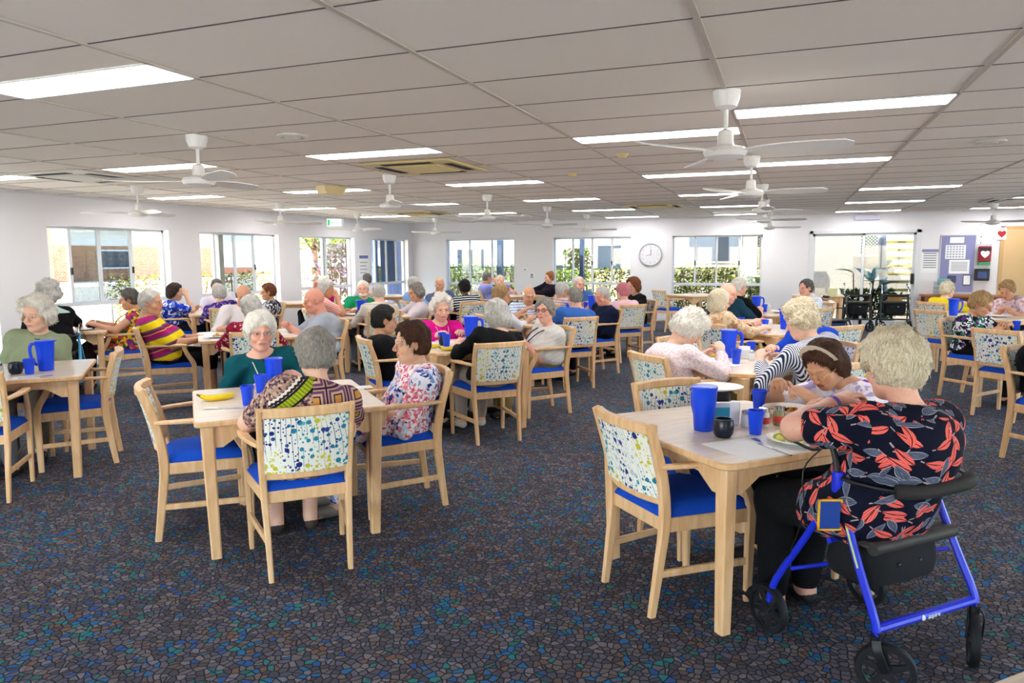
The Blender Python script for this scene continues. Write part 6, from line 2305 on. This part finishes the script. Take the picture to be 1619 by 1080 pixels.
place('TC', 'B', 'dining chair under the person in a bright floral dress', .05, 0, (.01, -.08, 1.04),
      'person with dark grey hair and glasses in profile in a bright floral sleeveless dress', lod=1, hair='dgrey', style='short', thick=.014,
      shirt=pmosaic('bright floral', ['d8b21e', '6a2f7a', '1f5a3a', 'c2402f', 'e0c23a', '3a2a66', 'b23a6a'], 26, .06), sleeve=.12, trousers=BR, hem=.8, pose='table', look=(0, 8, 0), glasses='b0423f', skin='tan', cord='d9b92a', cordr=.008, girth=1.15)
place('TD', 'A', 'dining chair seen from behind under the white haired person in purple', 0, 0, (-.07, .0, 1.02),
      'person with silver hair seen from behind in a purple and violet print', lod=1, hair='silver', style='short', thick=.02, shirt=pmosaic('purple print', ['3a2468', '55368c', '2a1a50', '8f86b8', '43307a'], 34, .05), sleeve=1.2,
      trousers=DK, pose='table', look=(6, 6, 0))
place('TD', 'B', 'dining chair under the ginger haired person in a black and white print', 0, 0, (-.01, -.07, 1.0),
      'person with short ginger hair in profile in a black and white print', lod=1, hair='auburn', style='short', thick=.022, shirt=pmosaic('black and white print', ['d9d8dc', '2b2d36', 'b9b9c2', '454854'], 34, .05), sleeve=1, trousers=DK,
      pose='table', look=(8, 4, 0), skin='tan')
place('TD', 'C', 'dining chair hidden behind the person in purple', 0, 0, (.06, .0, 1.07),
      'person with grey hair mostly hidden behind the person in purple', hair='dgrey', style='short', shirt=cloth('pale lilac shirt', 'd3cddd'), trousers=GR, pose='table', look=(0, 8, 0), man=True)
place('TD', 'D', 'dining chair under the person in a blue flowered blouse', .05, 0, (.0, -.02, 1.03),
      'person with dark wavy hair and hand to the face in a blue flowered blouse', lod=1, hair='dbrown', style='bob', thick=.02, shirt=pmosaic('blue flowers', ['1a35ae', '2744c4', '132a86', 'dfe3f2', '6f86dc'], 28, .06), sleeve=.75,
      trousers=NV, pose='chin', look=(-6, 8, 0), skin='olive')
place('TE', 'A', 'dining chair seen from behind under the man in a beige shirt', 0, 0, (.0, .0, 1.05),
      'grey haired man seen from behind in a beige shirt with a seam', lod=1, hair='silver', style='short', thick=.005, man=True, shirt=pstripe('beige seam shirt', [(0, 'cbc0b4'), (.94, '7d7268'), (.97, 'cbc0b4')], .16), sleeve=1.3, trousers=GR,
      pose='table', look=(6, 4, 0), girth=1.2, collar=True)
place('TE', 'B', 'dining chair under the grey curly haired person in white lace', 0, 0, (-.04, -.10, 1.01),
      'person with curly grey hair in profile in a pale cardigan beside the light blue shirt', lod=1, hair='grey', style='curly', thick=.01, shirt=cloth('pale rose cardigan', 'd9cdd2', 'c3b8c0'), sleeve=1.3, trousers=DK, pose='table',
      look=(4, 4, 0), skin='tan')
place('TE', 'C', 'dining chair under the man in a green polo shirt', 0, 0, (-.05, .01, 1.06),
      'laughing man with white hair and beard in a bright green polo shirt', lod=1, hair='white', style='short', thick=.006, man=True, beard=True, shirt=cloth('green polo', '1f9a66', '17804f'), sleeve=.9, trousers=DK,
      pose='table', look=(-18, 2, 4), skin='pink', collar=True, girth=1.15)
place('TE', 'D', 'dining chair under the person resting a hand on the cheek', 0, 0, (.0, .0, 1.1),
      'person with silver hair resting a hand on the cheek in a salmon striped top', lod=1, hair='silver', style='bob', thick=.016, shirt=pstripe('salmon stripe', [(0, 'df8f86'), (.5, 'edc3b8')], .03, tilt=.5), sleeve=.7, trousers=GR,
      pose='chin', look=(-24, 12, 0), skin='tan')
sit((-8.05, 11.25, 135), (.0, -.02, 1.05), 'person with fair hair drinking in a magenta top by the left wall', lod=0, hair='cream', style='bun', shirt=cloth('magenta vest', 'd0127e'), sleeve=.15, trousers=DK, pose='chin', look=(20, 0, 0), skin='pink')
chair(-8.05, 11.25, 135, 'dining chair under the person in the magenta top')
sit((-8.45, 11.75, 225), (.03, .0, 1.03), 'person with grey hair behind the hand resting on a cheek', lod=0, hair='grey', style='short', shirt=cloth('pale top', 'cfcbd6'), trousers=GR, pose='table', look=(0, 5, 0))
chair(-8.45, 11.75, 225, 'dining chair behind the person in the magenta top')
place('TG', 'A', 'dining chair seen from behind in front of the black and white striped top', 0, 0, (-.04, .02, 1.04),
      'dark skinned person with black hair seen from behind in a black and white striped top', lod=1, hair='black', style='short', thick=.014, shirt=pstripe('black and white hoops', [(0, '14151c'), (.62, 'e4e3e8')], .038, tilt=.2), sleeve=.9,
      trousers=NV, pose='table', look=(0, 4, 0), skin='dark', girth=1.1)
place('TG', 'C', 'dining chair under the man in slate blue', 0, 0, (.06, -.02, 1.05),
      'smiling balding man facing us in a slate blue shirt', hair='silver', style='bald', man=True, shirt=cloth('slate blue shirt', '56607f', '4a5270'), sleeve=1.2, trousers=DK, pose='table', look=(0, 4, 0), skin='tan')
place('TG', 'D', 'dining chair under the man in a light blue shirt', 0, 0, (-.04, -.1, 1.09),
      'grey haired man turned away in a light blue shirt', hair='silver', style='short', thick=.006, man=True, shirt=cloth('light blue shirt', '86a9da', '7698cc'), sleeve=1.2, trousers=GR, pose='table', look=(-20, 4, 0), skin='pink', girth=1.2)
place('TH', 'A', 'dining chair seen from behind under the person with pink hair', 0, 0, (-.0, .0, 1.0),
      'person with pink hair seen from behind in a pale pink top', lod=1, hair='pink', style='short', thick=.018, shirt=cloth('pale pink cotton', 'efc6d0', 'e0b0bd'), sleeve=1.2, trousers=DK, pose='table', look=(10, 6, 0))
place('TH', 'B', 'dining chair under the person with auburn waves', 0, 0, (.01, .01, 1.05),
      'person with wavy auburn hair in a black top beside the pink haired person', lod=1, hair='auburn', style='bob', thick=.03, shirt=cloth('black jersey two', '0f0f13'), sleeve=1.2, trousers=DK, pose='table', look=(4, 8, 0), skin='olive')
place('TH', 'C', 'dining chair under the man in denim blue facing us', 0, 0, (.06, -.03, 1.07),
      'grey haired man facing us in a denim blue shirt behind the blue jug', lod=1, hair='silver', style='short', thick=.004, man=True, shirt=cloth('denim blue shirt', '456a9e', '3a5c8c'), sleeve=1.2, trousers=DK, pose='table', look=(-2, 2, 0), skin='pink', girth=1.15)
place('TH', 'D', 'dining chair under the man in a red plaid shirt', 0, 0, (-.05, -.08, 1.01),
      'grey haired man in profile in a red and white plaid shirt', lod=1, hair='silver', style='short', thick=.008, man=True, shirt=pcheck('red plaid', 'e4dde0', 'a8606e', '5a5f80', .036), sleeve=1, trousers=GR, pose='table', look=(0, 4, 0), skin='tan')
place('TJ', 'D', 'dining chair under the man in violet by the back window', 0, 0, (-.01, -.04, 1.08),
      'man with a hand at his mouth in a pale violet shirt by the back window', hair='dgrey', style='short', thick=.004, man=True, shirt=cloth('pale violet shirt', '8f95d2', '7d84c4'), sleeve=.8, trousers=NV, pose='chin', look=(0, 6, 0), skin='tan', hip=.6)
place('TJ', 'C', 'dining chair at the far side of the table by the back window', 0, 0, (.07, -.03, 1.0),
      'small distant person with pale hair in a blush top by the back window', hair='cream', style='short', shirt=cloth('blush top', 'dfb4ae'), sleeve=1, trousers=GR, pose='table', look=(0, 4, 0), skin='pink')
place('TJ', 'B', 'dining chair under the person with a ginger bun', 0, 0, (-.1, -.18, 1.07),
      'person with a ginger bun in a dark top near the back wall', hair='red', style='bun', shirt=cloth('dark plum top', '241c2c'), sleeve=1.6, trousers=DK, pose='table', look=(6, 4, 0))
place('TR2', 'C', 'dining chair on the right under the person in a leaf patterned blouse', .15, 0, (-.01, .01, .99),
      'person with short brown hair looking down in a black, white and green leaf blouse', lod=1, hair='blond', style='short', thick=.02, fringe=.01,
      shirt=pmosaic('jungle print', ['14161c', 'dfe3e6', '1b1d26', '1f7f66', 'e8ecef', '20232c', '5a2f7a'], 30, .14), sleeve=1, trousers=DK, pose='cross', look=(16, 22, 0), girth=1.15, skin='tan', glasses='8a6a5a', arm=1.08)
place('TR2', 'D', 'empty dining chair in front of the table at the right edge')
place('TR3', 'C', 'dining chair at the right edge under the person in black', 0, 0, (.05, -.07, 1.0),
      'person in a black top cut off by the right edge of the picture', lod=1, hair='grey', style='short', shirt=cloth('black top three', '0e0e11'), sleeve=.8, trousers=TP, pose='lap', skin='tan', girth=1.1)
chair(1.84, 10.3, -45, 'empty dining chair in front of the person in bright yellow')
sit((2.12, 12.05, -45), (.03, .02, 1.0), 'person with short cream hair seen from behind in a bright yellow cardigan', lod=1, hair='cream', style='short', thick=.012, shirt=cloth('bright yellow knit', 'ecd524', 'd8be1a'), sleeve=1.9, trousers=GR,
    pose='table', look=(-10, 6, 0), girth=1.25)
chair(2.12, 12.05, -45, 'dining chair under the person in bright yellow')
place('TR4', 'B', 'dining chair under the stooping person in a pink floral shirt', .0, .0, (.05, .12, 1.04),
      'person with sandy hair stooping left in a pale pink floral shirt', lod=1, hair='blond', style='short', shirt=pmosaic('pink floral', ['d9bcc4', 'e6d2d6', 'b98f9c', 'd2c3d4'], 34, .05), sleeve=.9, trousers=DK, pose='cross',
      look=(10, 30, 0), skin='tan', hunch=.06, girth=1.1)
sit((-7.82, 12.45, 45), (.0, .02, 1.08), 'person with brown and white hair far behind the man in green', hair='dgrey', style='short', shirt=cloth('white far top', 'e0dfe4'), trousers=GR, pose='table', look=(0, 0, 0), skin='pink')
chair(-7.82, 12.45, 45, 'dining chair far behind the man in green')
place('TL', 'D', 'empty dining chair against the back wall left of the right window', .1)

for k, sp in enumerate(P):
    person(sp)

# ------------------------------------------------------------ walking frames
rollator(.36, 2.96, 45, 'blue framed rollator under the woman in the coral leaf top', '1b2fd0', text=True, sx=1.0, seat_h=.50, hh=.83)
rollator(1.30, 16.1, 0, 'dark folding walker parked at the left before the glass door', '2a2a30', seat_h=.58, hh=.92)
rollator(2.0, 16.3, 0, 'dark walker with a basket parked at the right before the glass door', '2a2a30', seat_h=.58, hh=.90)
rollator(.62, 11.75, 215, 'dark walker with a blue bag beside the person in pale checks', '2a2a30', bag='2a3f78', seat_h=.55, hh=.90)
rollator(-7.292, 5.412, 45, 'black walker with pale blue tubes under the person in the black coat', '58a9d6', seat_h=.54)
o = obj('carton', MB().box(-.12, -.09, 0, .12, .09, .13, bev=.005), plain('brown carton', 'a97f4e', .8), None, (2.0, 16.28, .586))
tag(o, 'small brown carton on the seat of the right parked walker', 'box')
t = thing('handbag_tag', 'yellow and blue name badge hanging on the blue rollator', 'badge', (.165, 2.70, .60), math.radians(20))
obj('card', MB().box(-.035, -.003, -.05, .035, .003, .05), plain('badge blue', '1e3f8f', .4), t, smooth=0)
obj('border', MB().box(-.042, -.002, -.057, -.03, .0045, .057).box(-.042, -.002, -.057, .042, .0045, -.045).box(-.042, -.002, .045, .042, .0045, .057), plain('badge yellow', 'e3a91c', .4), t, smooth=0)

# ------------------------------------------------------------ on the tables
pitcher(-2.93, 3.58, -30, 'blue jug before the woman in teal', .85)
tumbler(-2.72, 3.1, 'blue tumbler alone on the left front table beside the bananas')
tumbler(-2.90, 3.42, 'blue tumbler right beside the jug on the left front table')
banana(-2.98, 3.16, 55, 'pair of bananas on the left front table')
cutlery(-2.78, 2.98, 28, 'knife', 'steel knife near the corner of the left front table')
cutlery(-2.73, 3.02, 18, 'fork', 'steel fork near the corner of the left front table')
placemat(-2.55, 3.3, 45, 'white sheet hidden beside the person in the patchwork print', .12, .09)
placemat(-2.45, 3.75, 45, 'narrow white slip by the right corner of the left front table', .09, .05)
o = tag(obj('glass_jar', MB().lathe(cup_prof(.028, .03, .07), 18), plain('clear jar', 'c9d2d8', .1, .5), None, (-2.78, 3.55, ZT_ + .0005)), 'small clear jar on the left front table', 'jar')

pitcher(-.34, 3.34, -50, 'blue jug standing on the nearest right table', .93)
sugar_pot(-.245, 3.235, 'dark navy pot beside the jug on the nearest right table')
tumbler(-.115, 3.335, 'blue tumbler in front of the shakers on the nearest right table')
tumbler(-.12, 3.86, 'blue tumbler behind the shakers on the nearest right table')
placemat(-.08, 3.12, 45, 'white sheet under the plate of potatoes', .2, .14)
napkin_box(-.27, 3.52, 20, 'turquoise napkin holder on the nearest right table')
o = tag(obj('juice_carton', MB().box(-.022, -.022, 0, .022, .022, .11, bev=.006), PAPER, None, (-.215, 3.50, ZT_ + .0005)), 'white carton beside the turquoise napkin holder', 'carton')
shaker(-.165, 3.47, 'small glass shaker on the nearest right table')
spice_jar(-.085, 3.50, 'glass jar with red label, left of two on the nearest right table', 'd9d6cf')
spice_jar(-.02, 3.55, 'glass jar with red label, right of two on the nearest right table', '8f8b5a')
plate(.06, 3.24, 'white plate heaped with yellow potatoes', kind='plate')
lumps('potatoes', .06, 3.24, ZT_ + .012, .085, 34, ['c9b93a', 'd8cf6a', '8f9a2a', 'e0d8a0'], 'yellow green potatoes heaped on the white plate', seed=3, size=.021)
plate(.02, 3.72, 'white bowl of stew before the woman with a headband', kind='bowl', s=1.15)
lumps('stew', .02, 3.72, ZT_ + .022, .08, 60, ['b8621f', 'd98a32', '8a3f1a', 'd9a85a'], 'orange brown stew in the white bowl', seed=4, size=.014)
plate(-.33, 4.0, 'white plate lid on a navy bowl at the back of the nearest right table', z=ZT_ + .07)
o = tag(obj('soup_bowl', MB().lathe([(0, 0), (.05, 0), (.06, .02), (.066, .066), (.06, .066), (.05, .01), (0, .008)], 24), NAVYC, None, (-.33, 4.0, ZT_ + .0005)), 'navy bowl beneath the white plate lid', 'bowl')
cutlery(-.03, 3.08, 130, 'knife', 'steel knife on the white sheet beside the potatoes')
cutlery(-.07, 3.15, 120, 'fork', 'steel fork on the white sheet beside the potatoes')

pitcher(-4.97, 3.62, 30, 'blue jug on the table at the left edge')
tumbler(-4.92, 3.46, 'blue tumbler beside the jug on the table at the left edge')
tumbler(-5.42, 3.48, 'blue tumbler farther left on the table at the left edge')
sugar_pot(-5.03, 3.44, 'dark navy pot left of the jug at the left edge')
shaker(-5.13, 3.4, 'glass shaker on the table at the left edge')
napkin_box(-5.3, 3.46, 40, 'turquoise napkin holder on the table at the left edge')
placemat(-4.8, 3.35, 45, 'white sheet by the dark pot at the left edge', .08, .06)
cutlery(-4.75, 3.38, 60, 'fork', 'steel fork on the table at the left edge')

pitcher(-2.78, 6.2, 200, 'blue jug behind the glass jar on the hot pink woman\'s table', 1.1)
tumbler(-2.84, 5.8, 'blue tumbler at the front of the hot pink woman\'s table')
tumbler(-2.95, 5.93, 'blue tumbler behind the front one near the hot pink woman')
sugar_pot(-2.9, 5.86, 'dark pot between the tumblers on the hot pink woman\'s table')
banana(-2.92, 5.62, 40, 'bananas at the left of the hot pink woman\'s table')
banana(-2.68, 5.55, 60, 'bananas at the right of the hot pink woman\'s table')
shaker(-2.73, 5.85, 'glass shaker on the hot pink woman\'s table')
placemat(-3.02, 6.05, 45, 'white sheet under the hot pink woman\'s hands', .15, .1)
spice_jar(-2.66, 5.82, 'frosted jar on the hot pink woman\'s table', 'a9b4bf')

pitcher(-.42, 5.85, 190, 'blue jug on the second right table')
tumbler(-.34, 5.5, 'blue tumbler in front of the jug on the second right table')
tumbler(-.26, 6.02, 'blue tumbler behind the shakers on the second right table')
shaker(-.24, 5.72, 'glass shaker left of the pair on the second right table')
shaker(-.17, 5.76, 'glass shaker right of the pair on the second right table', BLACK)
napkin_box(-.3, 5.8, 10, 'pale napkin holder on the second right table', 'dfe4e8')
banana(-.55, 5.83, 60, 'yellow bananas near the white haired writer')
placemat(-.44, 5.42, 45, 'white sheet in front of the white haired writer', .14, .09)
plate(-.58, 5.56, 'white plate in front of the white haired writer', s=.85)
o = cutlery(-.5, 5.5, 45, 'spoon', 'spoon beside the white haired writer')

pitcher(-.02, 8.32, 180, 'blue jug on the third right table')
tumbler(-.22, 8.2, 'blue tumbler in front on the third right table')
tumbler(-.48, 8.42, 'blue tumbler at the left of the third right table')
sugar_pot(-.4, 8.5, 'dark pot between the tumblers on the third right table')
napkin_box(-.2, 8.42, 0, 'white paper box behind the front tumbler of the third right table', 'e8e6e0')
placemat(-.32, 8.2, 45, 'grey white sheet on the third right table', .15, .1)

pitcher(-.42, 10.9, 180, 'blue jug beside the man in black')
tumbler(-.3, 10.8, 'blue tumbler beside the jug of the man in black')
plate(-.1, 10.7, 'white plate on the table of the man in black')
napkin_box(-.28, 11.05, 0, 'white menu stand on the table of the man in black', 'ecebe8')
tumbler(.05, 10.95, 'blue tumbler near the person in pale checks')

pitcher(-2.55, 8.75, 200, 'blue jug between the blue shirt and the navy jacket')
plate(-3.0, 8.4, 'white plate in front of the man in the checked shirt')
lumps('salad', -3.0, 8.4, ZT_ + .012, .07, 24, ['8fae4a', 'd8cf8a', 'c9a85a'], 'green food on the plate of the man in the checked shirt', seed=8)
plate(-2.75, 8.2, 'white plate in front of the man in the blue shirt')
tumbler(-2.5, 8.6, 'blue tumbler beside the navy jacketed man')

plate(-5.37, 5.72, 'white plate near the corner of the bald man\'s table')
lumps('bread', -5.37, 5.72, ZT_ + .01, .05, 8, ['c9a06a', 'd9b98a'], 'bread on the plate near the striped polo man', seed=9)
placemat(-5.2, 5.66, 45, 'white sheet on the bald man\'s table', .14, .08)
tumbler(-5.42, 5.98, 'blue tumbler on the bald man\'s table')
cutlery(-5.1, 5.68, 60, 'knife', 'knife on the white sheet of the bald man\'s table')
placemat(-4.95, 6.2, 45, 'white napkin by the bald man\'s hands', .07, .06)

sugar_pot(-7.45, 6.0, 'dark pot on the table by the first left window')
plate(-7.4, 5.85, 'white plate on the table by the first left window', s=.8)
spice_jar(-7.5, 6.12, 'amber jar on the table by the first left window', 'a8702f')
plate(-7.75, 8.2, 'white plate on the table by the second left window', s=.8)
tumbler(-7.9, 8.5, 'blue tumbler on the table by the second left window')

pitcher(-5.45, 8.5, 190, 'blue jug on the table of the man in green')
sugar_pot(-5.38, 8.33, 'dark navy pot on the table of the man in green')
tumbler(-5.3, 8.4, 'blue tumbler on the table of the man in green')
plate(-5.65, 8.55, 'white plate on the table of the man in green')

pitcher(-2.72, 10.45, 180, 'blue jug beside the pink haired person')
tumbler(-2.85, 10.6, 'blue tumbler on the pink haired person\'s table')
pitcher(-5.5, 14.0, 180, 'blue jug on the table by the back window')
sugar_pot(-5.65, 13.95, 'dark pot on the table by the back window')
tumbler(-5.0, 10.6, 'blue tumbler on the slate blue man\'s table')
plate(-5.2, 10.75, 'white plate on the slate blue man\'s table')

tumbler(2.2, 8.75, 'blue tumbler beside the leaf patterned blouse')
sugar_pot(2.3, 8.68, 'dark pot beside the leaf patterned blouse', BLACK)
pitcher(2.02, 10.85, 180, 'blue jug beside the person in bright yellow')
banana(2.3, 10.6, 60, 'bananas before the stooping person at the far right')
plate(2.5, 10.7, 'white plate before the stooping person at the far right')
for i, (x, y, c, lb) in enumerate(((.35, 15.8, 'd9d4b8', 'cream paper box on the back wall table, left one'), (.6, 15.85, 'e6e2d8', 'white paper box on the back wall table, middle one'),
                                   (.82, 15.75, 'c9c8a0', 'olive paper box on the back wall table, right one'))):
    tag(obj('paper_box', MB().box(-.09, -.07, 0, .09, .07, .13, bev=.004), plain('box ' + c, c, .8), None, (x, y, ZT_ + .0005)), lb, 'box')
